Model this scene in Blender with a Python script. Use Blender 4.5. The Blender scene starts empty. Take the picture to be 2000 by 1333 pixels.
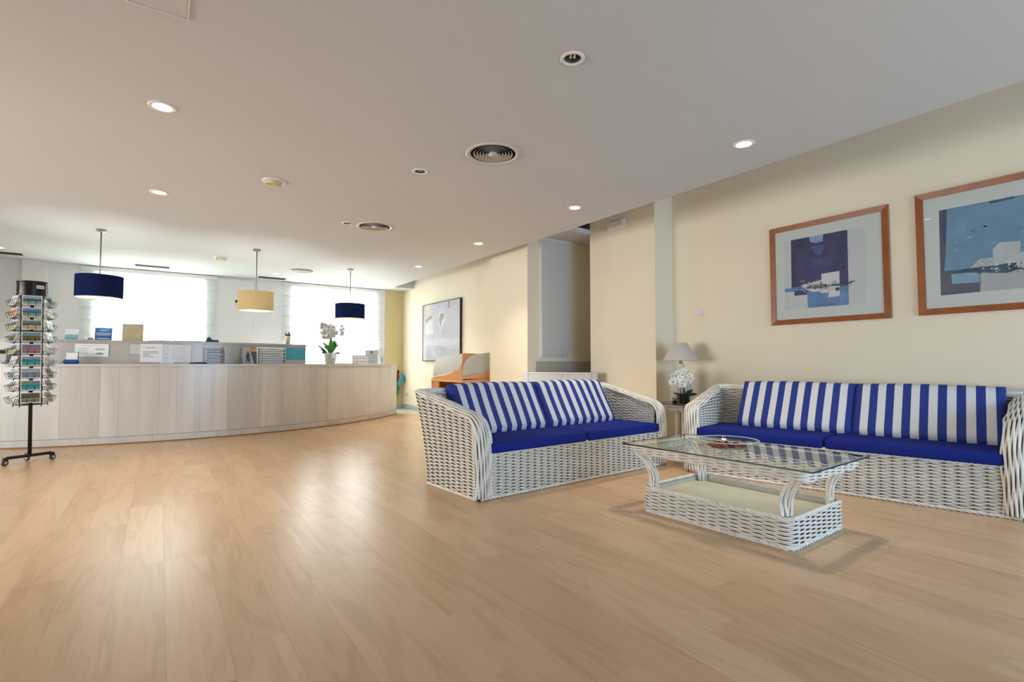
import bpy, bmesh, math, random
import numpy as np
from mathutils import Vector, Matrix
random.seed(7)
rng = np.random.default_rng(7)
SC = bpy.context.scene
COL = SC.collection
PI = math.pi

# ------------------------------------------------------------------ camera
FPX, YAW, PITCH, CAMZ = 1011.48, math.radians(34.197), math.radians(2.547), 1.05
cam = bpy.data.cameras.new('camera')
cam.sensor_width = 36.0
cam.lens = FPX / 2000 * 36.0
cam.clip_start = 0.05
camo = bpy.data.objects.new('camera', cam)
COL.objects.link(camo)
camo.location = (0, 0, CAMZ)
camo.rotation_euler = (PI / 2 + PITCH, 0, -YAW)
SC.camera = camo

# ------------------------------------------------------------------ colour management, world, daylight
SC.view_settings.view_transform = 'Standard'
SC.view_settings.look = 'None'
SC.view_settings.gamma = 1.0
SC.view_settings.use_curve_mapping = False
SC.view_settings.exposure = 0.42
SC.cycles.max_bounces = 8
SC.cycles.diffuse_bounces = 4
SC.cycles.glossy_bounces = 3
SC.cycles.adaptive_threshold = 0.04
SC.cycles.transmission_bounces = 8
SC.cycles.transparent_max_bounces = 12
SC.cycles.caustics_reflective = False
SC.cycles.caustics_refractive = False
SC.cycles.sample_clamp_indirect = 6.0

world = bpy.data.worlds.new('daylight')
world.use_nodes = True
SC.world = world
world.node_tree.nodes['Background'].inputs[0].default_value = (0.80, 0.90, 1.0, 1)
world.node_tree.nodes['Background'].inputs[1].default_value = 1.0


def area_light(name, loc, rot, sx, sy, watts, col, spread=PI):
    l = bpy.data.lights.new(name, 'AREA')
    l.shape = 'RECTANGLE'; l.size = sx; l.size_y = sy; l.energy = watts; l.color = col
    l.spread = spread
    o = bpy.data.objects.new(name, l); COL.objects.link(o)
    o.location = loc; o.rotation_euler = rot
    return o


# daylight outside the two reception windows (shines in towards -Y through the blinds)
area_light('daylight_window', (-0.144, 12.55, 1.85), (PI / 2, 0, PI), 2.3, 2.2, 400, (0.93, 1.0, 0.97))
area_light('daylight_window', (3.21, 12.55, 1.85), (PI / 2, 0, PI), 2.3, 2.2, 310, (0.97, 0.99, 1.0))
# daylight entering by the wide glazed front of the lobby, behind the camera (towards +Y)
area_light('daylight_entrance', (3.4, -3.9, 1.2), (PI / 2, 0, 0), 4.2, 2.0, 88, (0.48, 0.71, 1.0), math.radians(125))
# added unseen fill on the left, lifts the pillar and right wall (towards +X)
area_light('side_fill', (-5.9, 5.6, 1.25), (PI / 2, 0, -PI / 2), 4.6, 2.0, 95, (1.0, 0.98, 0.95), math.radians(105))

# ------------------------------------------------------------------ pixel -> point on a real plane
_fw = np.array([math.sin(YAW) * math.cos(PITCH), math.cos(YAW) * math.cos(PITCH), math.sin(PITCH)])
_rt = np.array([math.cos(YAW), -math.sin(YAW), 0.0])
_up = np.cross(_rt, _fw)
_C = np.array([0, 0, CAMZ])


def ray(x, y): return _fw + _rt * (x - 1000) / FPX + _up * (666.5 - y) / FPX
def onz(x, y, z): d = ray(x, y); return _C + d * (z - CAMZ) / d[2]
def onx(x, y, X): d = ray(x, y); return _C + d * X / d[0]
def ony(x, y, Y): d = ray(x, y); return _C + d * Y / d[1]
def proj(p):
    v = np.array(p, float) - _C; w = v @ _fw
    return 1000 + FPX * (v @ _rt) / w, 666.5 - FPX * (v @ _up) / w


# ------------------------------------------------------------------ materials
MATS = {}


def nodes_of(m):
    m.use_nodes = True
    nt = m.node_tree
    return nt, nt.nodes, nt.links, nt.nodes['Principled BSDF']


def mat(name, col, rough=0.6, metal=0.0, var=0.0, scale=6.0, bump=0.0, bscale=60.0, coat=0.0,
        emit=None, estr=0.0, trans=0.0, ior=1.45, alpha=1.0, spec=0.5, sheen=0.0, stretch=(1, 1, 1)):
    if name in MATS: return MATS[name]
    m = bpy.data.materials.new(name)
    nt, N, L, b = nodes_of(m)
    b.inputs['Base Color'].default_value = (*col, 1)
    b.inputs['Roughness'].default_value = rough
    b.inputs['Metallic'].default_value = metal
    b.inputs['Coat Weight'].default_value = coat
    b.inputs['Coat Roughness'].default_value = 0.12
    b.inputs['Transmission Weight'].default_value = trans
    b.inputs['IOR'].default_value = ior
    b.inputs['Alpha'].default_value = alpha
    b.inputs['Specular IOR Level'].default_value = spec
    b.inputs['Sheen Weight'].default_value = sheen
    if emit:
        b.inputs['Emission Color'].default_value = (*emit, 1)
        b.inputs['Emission Strength'].default_value = estr
    if var or bump:
        tc = N.new('ShaderNodeTexCoord')
        mp = N.new('ShaderNodeMapping'); mp.inputs['Scale'].default_value = stretch
        L.new(tc.outputs['Object'], mp.inputs[0])
    if var:
        nz = N.new('ShaderNodeTexNoise'); nz.inputs['Scale'].default_value = scale
        nz.inputs['Detail'].default_value = 4
        L.new(mp.outputs[0], nz.inputs['Vector'])
        cr = N.new('ShaderNodeValToRGB')
        cr.color_ramp.elements[0].color = (*[max(0, c * (1 - var)) for c in col], 1)
        cr.color_ramp.elements[1].color = (*[min(1, c * (1 + var)) for c in col], 1)
        cr.color_ramp.elements[0].position = 0.3; cr.color_ramp.elements[1].position = 0.7
        L.new(nz.outputs['Fac'], cr.inputs[0]); L.new(cr.outputs[0], b.inputs['Base Color'])
    if bump:
        n2 = N.new('ShaderNodeTexNoise'); n2.inputs['Scale'].default_value = bscale
        L.new(mp.outputs[0], n2.inputs['Vector'])
        bp = N.new('ShaderNodeBump'); bp.inputs['Strength'].default_value = bump
        bp.inputs['Distance'].default_value = 0.01
        L.new(n2.outputs['Fac'], bp.inputs['Height']); L.new(bp.outputs[0], b.inputs['Normal'])
    MATS[name] = m
    return m


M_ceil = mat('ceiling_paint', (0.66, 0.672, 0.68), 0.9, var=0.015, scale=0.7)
M_cream = mat('cream_wall_paint', (0.87, 0.785, 0.61), 0.85, var=0.02, scale=1.2, bump=0.05, bscale=150)
M_white = mat('white_wall_paint', (0.80, 0.82, 0.82), 0.85, var=0.01, scale=1.0)
M_wicker = mat('white_wicker', (0.80, 0.78, 0.72), 0.5, var=0.10, scale=25)
M_wickin = mat('shaded_wicker_core', (0.16, 0.125, 0.08), 0.9)  # backing and stakes darkened, shade of the weave gaps put into the colour
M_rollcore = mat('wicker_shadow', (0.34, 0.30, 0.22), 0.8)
M_navy = mat('navy_fabric', (0.012, 0.025, 0.21), 0.95, bump=0.15, bscale=400, spec=0.15)
M_black = mat('black_plastic', (0.012, 0.012, 0.013), 0.4)
M_blackm = mat('black_metal', (0.015, 0.015, 0.016), 0.35, metal=0.3)
M_chrome = mat('brushed_metal', (0.55, 0.55, 0.55), 0.3, metal=1.0)
M_steel = mat('satin_steel', (0.26, 0.26, 0.26), 0.45, metal=0.6)
M_wplast = mat('white_plastic', (0.78, 0.77, 0.74), 0.4)
M_paper = mat('white_paper', (0.85, 0.86, 0.87), 0.7)
M_ink = mat('grey_ink', (0.16, 0.17, 0.19), 0.8)
M_dark = mat('dark_recess', (0.03, 0.028, 0.025), 0.8)
M_orange = mat('orange_beech_laminate', (0.62, 0.27, 0.10), 0.45, var=0.06, scale=4, stretch=(1, 1, 12))
M_frame = mat('cherry_frame', (0.31, 0.09, 0.02), 0.35, var=0.18, scale=9, stretch=(1, 1, 1))
M_greyst = mat('grey_stone_tile', (0.46, 0.47, 0.46), 0.35, var=0.06, scale=3)
M_leaf = mat('leaf_green', (0.05, 0.26, 0.03), 0.4, var=0.3, scale=20)
M_leafd = mat('dark_leaf', (0.035, 0.06, 0.045), 0.4, var=0.2, scale=20)
M_petal = mat('orchid_petal', (0.86, 0.84, 0.76), 0.6, var=0.05, scale=50)
M_petalg = mat('orchid_petal_shade', (0.72, 0.72, 0.68), 0.6, var=0.08, scale=50)
M_stem = mat('orchid_stem', (0.18, 0.17, 0.09), 0.6)
M_lip = mat('orchid_lip', (0.45, 0.32, 0.08), 0.6)


def glass_mat(name, col=(0.9, 0.97, 0.94), rough=0.0, ior=1.45, mixw=0.92):
    """thin clear glass that still lets light straight through"""
    m = bpy.data.materials.new(name); m.use_nodes = True
    nt = m.node_tree; N = nt.nodes; L = nt.links
    N.remove(N['Principled BSDF'])
    out = N['Material Output']
    tr = N.new('ShaderNodeBsdfTransparent'); tr.inputs[0].default_value = (*col, 1)
    gl = N.new('ShaderNodeBsdfGlossy'); gl.inputs['Roughness'].default_value = rough
    fr = N.new('ShaderNodeFresnel'); fr.inputs[0].default_value = ior
    mx = N.new('ShaderNodeMixShader')
    ge = N.new('ShaderNodeNewGeometry'); iv = N.new('ShaderNodeMath'); iv.operation = 'SUBTRACT'; iv.inputs[0].default_value = 1.0
    L.new(ge.outputs['Backfacing'], iv.inputs[1])
    ml = N.new('ShaderNodeMath'); ml.operation = 'MULTIPLY'; L.new(fr.outputs[0], ml.inputs[0]); L.new(iv.outputs[0], ml.inputs[1])
    L.new(ml.outputs[0], mx.inputs[0]); L.new(tr.outputs[0], mx.inputs[1]); L.new(gl.outputs[0], mx.inputs[2])
    L.new(mx.outputs[0], out.inputs[0])
    return m


M_glass = glass_mat('clear_glass', (0.94, 0.975, 0.955), ior=1.5)
M_pane = glass_mat('window_glass', (0.98, 0.99, 0.99), ior=1.35)
M_crystal = glass_mat('crystal_glass', (0.93, 0.945, 0.94), 0.05, 1.6)
M_edge = mat('glass_edge', (0.006, 0.02, 0.016), 0.15)
M_frost = mat('frosted_glass', (0.66, 0.68, 0.62), 0.35, trans=0.25, ior=1.3)
M_acryl = glass_mat('clear_acrylic', (0.93, 0.96, 0.97), 0.05, 1.5)


def blind_mat():
    m = bpy.data.materials.new('blind_cloth'); m.use_nodes = True
    N = m.node_tree.nodes; L = m.node_tree.links
    N.remove(N['Principled BSDF']); out = N['Material Output']
    d = N.new('ShaderNodeBsdfDiffuse'); d.inputs[0].default_value = (0.82, 0.85, 0.83, 1)
    t = N.new('ShaderNodeBsdfTranslucent'); t.inputs[0].default_value = (0.86, 0.90, 0.88, 1)
    mx = N.new('ShaderNodeMixShader'); mx.inputs[0].default_value = 0.55
    L.new(d.outputs[0], mx.inputs[1]); L.new(t.outputs[0], mx.inputs[2]); L.new(mx.outputs[0], out.inputs[0])
    return m


M_blind = blind_mat()


def shade_mat(name, col, tcol, w):
    m = bpy.data.materials.new(name); m.use_nodes = True
    N = m.node_tree.nodes; L = m.node_tree.links
    N.remove(N['Principled BSDF']); out = N['Material Output']
    d = N.new('ShaderNodeBsdfDiffuse'); d.inputs[0].default_value = (*col, 1)
    t = N.new('ShaderNodeBsdfTranslucent'); t.inputs[0].default_value = (*tcol, 1)
    mx = N.new('ShaderNodeMixShader'); mx.inputs[0].default_value = w
    L.new(d.outputs[0], mx.inputs[1]); L.new(t.outputs[0], mx.inputs[2]); L.new(mx.outputs[0], out.inputs[0])
    return m


M_shade_navy = shade_mat('navy_shade_cloth', (0.012, 0.02, 0.075), (0.01, 0.02, 0.08), 0.1)
M_shade_cream = shade_mat('cream_shade_cloth', (0.80, 0.66, 0.40), (0.85, 0.66, 0.36), 0.4)
M_shade_in = shade_mat('shade_lining', (0.85, 0.82, 0.72), (0.8, 0.78, 0.6), 0.2)
M_shade_wh = shade_mat('white_shade_cloth', (0.72, 0.66, 0.63), (0.7, 0.65, 0.6), 0.25)


def wood_floor_mat():
    m = bpy.data.materials.new('oak_laminate')
    nt, N, L, b = nodes_of(m)
    oi = N.new('ShaderNodeObjectInfo')
    tc = N.new('ShaderNodeTexCoord')
    geo = N.new('ShaderNodeNewGeometry')
    # shift the grain of every plank
    add = N.new('ShaderNodeVectorMath'); add.operation = 'MULTIPLY_ADD'
    comb = N.new('ShaderNodeCombineXYZ')
    L.new(oi.outputs['Random'], comb.inputs[0]); L.new(oi.outputs['Random'], comb.inputs[1]); L.new(oi.outputs['Random'], comb.inputs[2])
    L.new(comb.outputs[0], add.inputs[0]); add.inputs[1].default_value = (37, 53, 19)
    L.new(geo.outputs['Position'], add.inputs[2])
    mp = N.new('ShaderNodeMapping'); mp.inputs['Scale'].default_value = (1.0, 0.16, 1)
    L.new(add.outputs[0], mp.inputs[0])
    # cathedral grain : distorted rings
    n1 = N.new('ShaderNodeTexNoise'); n1.inputs['Scale'].default_value = 5.0; n1.inputs['Detail'].default_value = 2
    n1.inputs['Distortion'].default_value = 0.6
    L.new(mp.outputs[0], n1.inputs['Vector'])
    mul = N.new('ShaderNodeMath'); mul.operation = 'MULTIPLY'; mul.inputs[1].default_value = 26
    L.new(n1.outputs['Fac'], mul.inputs[0])
    sn = N.new('ShaderNodeMath'); sn.operation = 'SINE'; L.new(mul.outputs[0], sn.inputs[0])
    mr = N.new('ShaderNodeMapRange'); mr.inputs[1].default_value = -1; mr.inputs[2].default_value = 1
    mr.inputs[3].default_value = 0; mr.inputs[4].default_value = 1
    L.new(sn.outputs[0], mr.inputs[0])
    n2 = N.new('ShaderNodeTexNoise'); n2.inputs['Scale'].default_value = 60; n2.inputs['Detail'].default_value = 3
    mp2 = N.new('ShaderNodeMapping'); mp2.inputs['Scale'].default_value = (1, 0.05, 1)
    L.new(add.outputs[0], mp2.inputs[0]); L.new(mp2.outputs[0], n2.inputs['Vector'])
    cr = N.new('ShaderNodeValToRGB')
    E = cr.color_ramp.elements
    E[0].position = 0.0; E[0].color = (0.60, 0.39, 0.215, 1)
    E[1].position = 1.0; E[1].color = (0.695, 0.48, 0.285, 1)
    e = E.new(0.5); e.color = (0.645, 0.43, 0.245, 1)
    L.new(oi.outputs['Random'], cr.inputs[0])
    mixg = N.new('ShaderNodeMix'); mixg.data_type = 'RGBA'; mixg.blend_type = 'MULTIPLY'
    mixg.inputs[0].default_value = 0.26
    L.new(cr.outputs[0], mixg.inputs[6])
    gr = N.new('ShaderNodeValToRGB'); gr.color_ramp.elements[0].color = (0.62, 0.55, 0.48, 1)
    gr.color_ramp.elements[1].color = (1, 1, 1, 1); gr.color_ramp.elements[1].position = 0.35
    L.new(mr.outputs[0], gr.inputs[0]); L.new(gr.outputs[0], mixg.inputs[7])
    mixh = N.new('ShaderNodeMix'); mixh.data_type = 'RGBA'; mixh.blend_type = 'MULTIPLY'; mixh.inputs[0].default_value = 0.25
    L.new(mixg.outputs[2], mixh.inputs[6])
    g2 = N.new('ShaderNodeValToRGB'); g2.color_ramp.elements[0].color = (0.7, 0.66, 0.6, 1); g2.color_ramp.elements[0].position = 0.3
    g2.color_ramp.elements[1].color = (1, 1, 1, 1); g2.color_ramp.elements[1].position = 0.6
    L.new(n2.outputs['Fac'], g2.inputs[0]); L.new(g2.outputs[0], mixh.inputs[7])
    L.new(mixh.outputs[2], b.inputs['Base Color'])
    b.inputs['Roughness'].default_value = 0.30
    b.inputs['Specular IOR Level'].default_value = 0.55
    bp = N.new('ShaderNodeBump'); bp.inputs['Strength'].default_value = 0.22; bp.inputs['Distance'].default_value = 0.002
    L.new(mr.outputs[0], bp.inputs['Height']); L.new(bp.outputs[0], b.inputs['Normal'])
    return m


M_wood = wood_floor_mat()


def marble_mat(name, col, veins=0.35):
    m = bpy.data.materials.new(name)
    nt, N, L, b = nodes_of(m)
    oi = N.new('ShaderNodeObjectInfo'); geo = N.new('ShaderNodeNewGeometry')
    comb = N.new('ShaderNodeCombineXYZ')
    for k in range(3): L.new(oi.outputs['Random'], comb.inputs[k])
    add = N.new('ShaderNodeVectorMath'); add.operation = 'MULTIPLY_ADD'; add.inputs[1].default_value = (31, 17, 5)
    L.new(comb.outputs[0], add.inputs[0]); L.new(geo.outputs['Position'], add.inputs[2])
    mp = N.new('ShaderNodeMapping'); mp.inputs['Scale'].default_value = (4.5, 4.5, 0.30)
    L.new(add.outputs[0], mp.inputs[0])
    nz = N.new('ShaderNodeTexNoise'); nz.inputs['Scale'].default_value = 1.3; nz.inputs['Detail'].default_value = 5
    nz.inputs['Distortion'].default_value = 0.4
    L.new(mp.outputs[0], nz.inputs['Vector'])
    cr = N.new('ShaderNodeValToRGB')
    cr.color_ramp.elements[0].position = 0.28; cr.color_ramp.elements[0].color = (*[c * (1 - veins) for c in col], 1)
    cr.color_ramp.elements[1].position = 0.62; cr.color_ramp.elements[1].color = (*col, 1)
    L.new(nz.outputs['Fac'], cr.inputs[0])
    hs = N.new('ShaderNodeHueSaturation')
    mr = N.new('ShaderNodeMapRange'); mr.inputs[3].default_value = 0.91; mr.inputs[4].default_value = 1.07
    L.new(oi.outputs['Random'], mr.inputs[0]); L.new(mr.outputs[0], hs.inputs['Value'])
    L.new(cr.outputs[0], hs.inputs['Color']); L.new(hs.outputs[0], b.inputs['Base Color'])
    b.inputs['Roughness'].default_value = 0.22
    return m


M_marble = marble_mat('veined_marble', (0.70, 0.685, 0.64), 0.15)
M_marble_top = marble_mat('pale_marble', (0.72, 0.70, 0.64), 0.06)
M_marble_g = marble_mat('grey_marble', (0.55, 0.56, 0.54), 0.10)


def stripe_mat():
    m = bpy.data.materials.new('blue_white_stripe_fabric')
    nt, N, L, b = nodes_of(m)
    tc = N.new('ShaderNodeTexCoord'); sp = N.new('ShaderNodeSeparateXYZ')
    L.new(tc.outputs['UV'], sp.inputs[0])
    mu = N.new('ShaderNodeMath'); mu.operation = 'FRACT'; L.new(sp.outputs[0], mu.inputs[0])
    lt = N.new('ShaderNodeMath'); lt.operation = 'LESS_THAN'; lt.inputs[1].default_value = 0.50
    L.new(mu.outputs[0], lt.inputs[0])
    mx = N.new('ShaderNodeMix'); mx.data_type = 'RGBA'
    mx.inputs[6].default_value = (0.66, 0.66, 0.66, 1); mx.inputs[7].default_value = (0.014, 0.035, 0.23, 1)
    L.new(lt.outputs[0], mx.inputs[0]); L.new(mx.outputs[2], b.inputs['Base Color'])
    b.inputs['Roughness'].default_value = 0.85
    nz = N.new('ShaderNodeTexNoise'); nz.inputs['Scale'].default_value = 14; nz.inputs['Detail'].default_value = 3
    L.new(tc.outputs['Object'], nz.inputs['Vector'])
    bp = N.new('ShaderNodeBump'); bp.inputs['Strength'].default_value = 0.25; bp.inputs['Distance'].default_value = 0.02
    L.new(nz.outputs['Fac'], bp.inputs['Height']); L.new(bp.outputs[0], b.inputs['Normal'])
    return m


M_stripe = stripe_mat()


# ------------------------------------------------------------------ mesh builder
class MB:
    def __init__(s): s.v = []; s.f = []; s.m = []; s.n = 0

    def add(s, verts, faces, mi=0):
        verts = np.asarray(verts, float).reshape(-1, 3)
        s.v.append(verts)
        o = s.n
        s.f.extend([tuple(int(i) + o for i in f) for f in faces]); s.m.extend([mi] * len(faces))
        s.n += len(verts)
        return s

    def box(s, lo, hi, mi=0, M=None):
        x0, y0, z0 = lo; x1, y1, z1 = hi
        v = np.array([(x0, y0, z0), (x1, y0, z0), (x1, y1, z0), (x0, y1, z0), (x0, y0, z1), (x1, y0, z1), (x1, y1, z1), (x0, y1, z1)])
        if M is not None: v = xf(v, M)
        return s.add(v, [(0, 3, 2, 1), (4, 5, 6, 7), (0, 1, 5, 4), (1, 2, 6, 5), (2, 3, 7, 6), (3, 0, 4, 7)], mi)

    def cbox(s, lo, hi, c=0.004, mi=0, M=None):
        """box with chamfered edges"""
        lo = np.array(lo, float); hi = np.array(hi, float)
        c = min(c, *(0.45 * (hi - lo)))
        P = {}; V = []
        for i in (0, 1):
            for j in (0, 1):
                for k in (0, 1):
                    e = np.array([hi[0] if i else lo[0], hi[1] if j else lo[1], hi[2] if k else lo[2]])
                    d = np.array([-1 if i else 1, -1 if j else 1, -1 if k else 1]) * c
                    for a in range(3):
                        q = e + d; q[a] = e[a]
                        P[(i, j, k, a)] = len(V); V.append(q)
        F = []
        def q(*ks): F.append(tuple(P[k] for k in ks))
        for a in range(3):
            b_, c_ = (a + 1) % 3, (a + 2) % 3
            for sgn in (0, 1):
                ks = []
                for (p_, r_) in ((0, 0), (1, 0), (1, 1), (0, 1)):
                    t = [0, 0, 0]; t[a] = sgn; t[b_] = p_; t[c_] = r_; ks.append((*t, a))
                if not sgn: ks = ks[::-1]
                q(*ks)
            # edges along axis a
            for (p_, r_) in ((0, 0), (1, 0), (1, 1), (0, 1)):
                t0 = [0, 0, 0]; t0[b_] = p_; t0[c_] = r_; t1 = list(t0); t1[a] = 1
                ks = [(*t0, b_), (*t1, b_), (*t1, c_), (*t0, c_)]
                if p_ == r_: ks = ks[::-1]
                q(*ks)
        for i in (0, 1):
            for j in (0, 1):
                for k in (0, 1):
                    ks = [(i, j, k, 0), (i, j, k, 1), (i, j, k, 2)]
                    if (i + j + k) % 2 == 0: ks = ks[::-1]
                    q(*ks)
        V = np.array(V)
        if M is not None: V = xf(V, M)
        return s.add(V, F, mi)

    def lathe(s, prof, n=24, c=(0, 0, 0), mi=0, M=None, close=False):
        a = np.arange(n) * 2 * PI / n
        V = []
        for r, z in prof:
            V.append(np.c_[r * np.cos(a) + c[0], r * np.sin(a) + c[1], np.full(n, z + c[2])])
        V = np.concatenate(V)
        if M is not None: V = xf(V, M)
        F = []
        k = len(prof)
        rngk = k if close else k - 1
        for i in range(rngk):
            i2 = (i + 1) % k
            for j in range(n):
                j2 = (j + 1) % n
                F.append((i * n + j, i * n + j2, i2 * n + j2, i2 * n + j))
        if not close:
            if prof[0][0] > 1e-6: F.append(tuple(range(n))[::-1])
            if prof[-1][0] > 1e-6: F.append(tuple((k - 1) * n + j for j in range(n)))
        return s.add(V, F, mi)

    def shell(s, prof, n=32, c=(0, 0, 0), mi=0):
        """open surface of revolution, no caps"""
        a = np.arange(n) * 2 * PI / n
        V = np.concatenate([np.c_[r * np.cos(a) + c[0], r * np.sin(a) + c[1], np.full(n, z + c[2])] for r, z in prof])
        F = [(i * n + j, i * n + (j + 1) % n, (i + 1) * n + (j + 1) % n, (i + 1) * n + j) for i in range(len(prof) - 1) for j in range(n)]
        return s.add(V, F, mi)

    def tube(s, path, r, sides=6, ref=None, mi=0, cap=True):
        path = np.asarray(path, float)
        n = len(path)
        t = np.gradient(path, axis=0)
        t /= np.linalg.norm(t, axis=1)[:, None] + 1e-12
        if ref is None:
            d = path[-1] - path[0]
            ref = np.array([0, 0, 1.0]) if abs(d[2]) < 0.8 * (np.linalg.norm(d) + 1e-9) else np.array([1.0, 0, 0])
        ref = np.broadcast_to(np.asarray(ref, float), (n, 3))
        b = np.cross(t, ref); b /= np.linalg.norm(b, axis=1)[:, None] + 1e-12
        nn = np.cross(b, t)
        a = np.arange(sides) * 2 * PI / sides
        rr = np.broadcast_to(np.asarray(r, float), (n,))
        V = path[:, None, :] + rr[:, None, None] * (np.cos(a)[None, :, None] * nn[:, None, :] + np.sin(a)[None, :, None] * b[:, None, :])
        V = V.reshape(-1, 3)
        F = []
        for i in range(n - 1):
            for j in range(sides):
                j2 = (j + 1) % sides
                F.append((i * sides + j, i * sides + j2, (i + 1) * sides + j2, (i + 1) * sides + j))
        if cap:
            F.append(tuple(range(sides))[::-1]); F.append(tuple((n - 1) * sides + j for j in range(sides)))
        return s.add(V, F, mi)

    def prism(s, pts, axis, a0, a1, mi=0):
        """extrude polygon; axis = the extrusion axis, pts are the other two coords in cyclic order"""
        n = len(pts)
        V = []
        for a in (a0, a1):
            for p, q_ in pts:
                t = [0, 0, 0]; t[axis] = a; t[(axis + 1) % 3] = p; t[(axis + 2) % 3] = q_; V.append(t)
        F = [tuple(range(n))[::-1], tuple(range(n, 2 * n))]
        for i in range(n): F.append((i, (i + 1) % n, n + (i + 1) % n, n + i))
        return s.add(V, F, mi)

    def grid(s, P, mi=0, flip=False):
        """P: (nu,nv,3)"""
        nu, nv = P.shape[:2]
        F = []
        for i in range(nu - 1):
            for j in range(nv - 1):
                f = (i * nv + j, (i + 1) * nv + j, (i + 1) * nv + j + 1, i * nv + j + 1)
                F.append(f[::-1] if flip else f)
        return s.add(P.reshape(-1, 3), F, mi)

    def mesh(s, name, mats, smooth=False):
        me = bpy.data.meshes.new(name)
        V = np.concatenate(s.v) if s.v else np.zeros((0, 3))
        me.from_pydata(V.tolist(), [], s.f)
        for m in (mats if isinstance(mats, (list, tuple)) else [mats]): me.materials.append(m)
        if len(me.polygons):
            me.polygons.foreach_set('material_index', np.array(s.m, np.int32))
            if smooth: me.polygons.foreach_set('use_smooth', np.ones(len(me.polygons), bool))
        me.update()
        return me

    def build(s, name, mats, parent=None, smooth=False, loc=None, rotz=0.0, auto=None):
        me = s.mesh(name, mats, smooth or auto is not None)
        if auto is not None:
            bm = bmesh.new(); bm.from_mesh(me)
            bmesh.ops.recalc_face_normals(bm, faces=bm.faces[:])
            for e in bm.edges:
                if len(e.link_faces) == 2 and e.calc_face_angle(0) > auto: e.smooth = False
            bm.to_mesh(me); bm.free()
        return obj(name, me, parent, loc, rotz)


def xf(v, M):
    M = np.array(M)
    return v @ M[:3, :3].T + M[:3, 3]


def obj(name, me, parent=None, loc=None, rotz=0.0):
    o = bpy.data.objects.new(name, me)
    COL.objects.link(o)
    if parent is not None: o.parent = parent
    if loc is not None: o.location = loc
    if rotz: o.rotation_euler = (0, 0, rotz)
    return o


def tag(o, label, cat, group=None, kind=None):
    o['label'] = label; o['category'] = cat
    if group: o['group'] = group
    if kind: o['kind'] = kind
    return o


def thing(name, label, cat, loc=(0, 0, 0), rotz=0.0, group=None):
    o = bpy.data.objects.new(name, None); COL.objects.link(o)
    o.empty_display_size = 0.1
    o.location = loc; o.rotation_euler = (0, 0, rotz)
    return tag(o, label, cat, group)


def struct(o, label, cat):
    return tag(o, label, cat, kind='structure')


def copy_tree(o, parent=None):
    c = o.copy(); COL.objects.link(c)
    if parent is not None: c.parent = parent
    for ch in list(o.children):
        copy_tree(ch, c)
    return c


def Rz(a): return np.array(Matrix.Rotation(a, 4, 'Z'))
def T(x, y, z): return np.array(Matrix.Translation((x, y, z)))


# ================================================================== THE SETTING
H = 2.80          # lounge ceiling
XS = 4.37         # edge of the dropped ceiling
XW = 5.74         # right wall
YB = 11.80        # back wall
XL = -6.0
YF = -4.0

# ---- floor: laminate planks
PWD, PLN = 0.195, 1.38
sub = MB().box((XL, YF, -0.12), (7.2, 12.4, -0.0085)).build('floor', mat('floor_screed', (0.30, 0.21, 0.13), 0.9))
struct(sub, 'oak laminate plank floor of the lobby', 'floor')
YT = 10.55
plank_mesh = {}


def plank_me(w, l):
    k = (round(w, 3), round(l, 3))
    if k not in plank_mesh:
        plank_mesh[k] = MB().cbox((0.0001, 0.0001, -0.008), (w - 0.0001, l - 0.0001, 0), 0.0003).mesh('plank', M_wood)
    return plank_mesh[k]


cands = []
ix = 0
x = XL
while x < XW - 0.01:
    w = min(PWD, XW - x)
    y = YF - random.choice([0.0, 0.23, 0.46, 0.69, 0.92, 1.15])
    while y < YT:
        y0 = max(y, YF); y1 = min(y + PLN, YT)
        if y1 - y0 > 0.02: cands.append((x, y0, w, y1 - y0))
        y += PLN
    x += w


def in_view(c):
    best = 0
    for fx in (0.0, 0.5, 1.0):
        for fy in (0.0, 0.25, 0.5, 0.75, 1.0):
            p = (c[0] + c[2] * fx, c[1] + c[3] * fy, 0)
            d = (np.array(p) - _C) @ _fw
            if d < 0.5: continue
            px, py = proj(p)
            if -60 < px < 2060 and py < 1390:
                # behind the counter nothing shows
                if (p[0] - 0.2) ** 2 + (p[1] - 13.56) ** 2 < 4.95 ** 2: continue
                best = max(best, 1 / d ** 2)
    return best


sc_ = sorted([(in_view(c), i) for i, c in enumerate(cands)], reverse=True)
keep = {i for s_, i in sc_[:298] if s_ > 0}
rest = MB()
for i, (x, y, w, l) in enumerate(cands):
    if i in keep:
        obj('plank', plank_me(w, l), sub, (x, y, 0))
    else:
        rest.box((x + .0003, y + .0003, -0.008), (x + w - .0003, y + l - .0003, 0))
ro = rest.build('plank_remainder', M_wood, sub); ro['kind'] = 'stuff'

tile = MB().box((XL, YT + 0.004, -0.008), (7.2, 12.0, -0.001)).build('floor_reception', M_greyst)
struct(tile, 'grey stone floor strip beyond the laminate at the back wall', 'floor')
th = MB().cbox((XL, YT - 0.012, -0.006), (7.2, YT + 0.016, 0.004), 0.002).build('trim_threshold', M_chrome)
struct(th, 'thin metal threshold strip between laminate and grey tiles', 'trim')


# ---- ceiling with round holes for the recessed fittings
LIT = [(-0.03, 4.19), (-0.05, 6.33), (3.80, 2.31), (3.80, 4.34), (3.79, 6.44), (3.80, 8.58), (3.77, 10.79), (-0.13, 10.80), (1.83, 10.81), (-2.05, 10.71)]
UNLIT = [(1.911, 2.196), (1.913, 4.30), (1.885, 6.41)]
VENTS = [(2.254, 3.598), (2.223, 6.38), (2.165, 10.18)]
R_LIT, R_UN, R_V = 0.068, 0.054, 0.195


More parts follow.
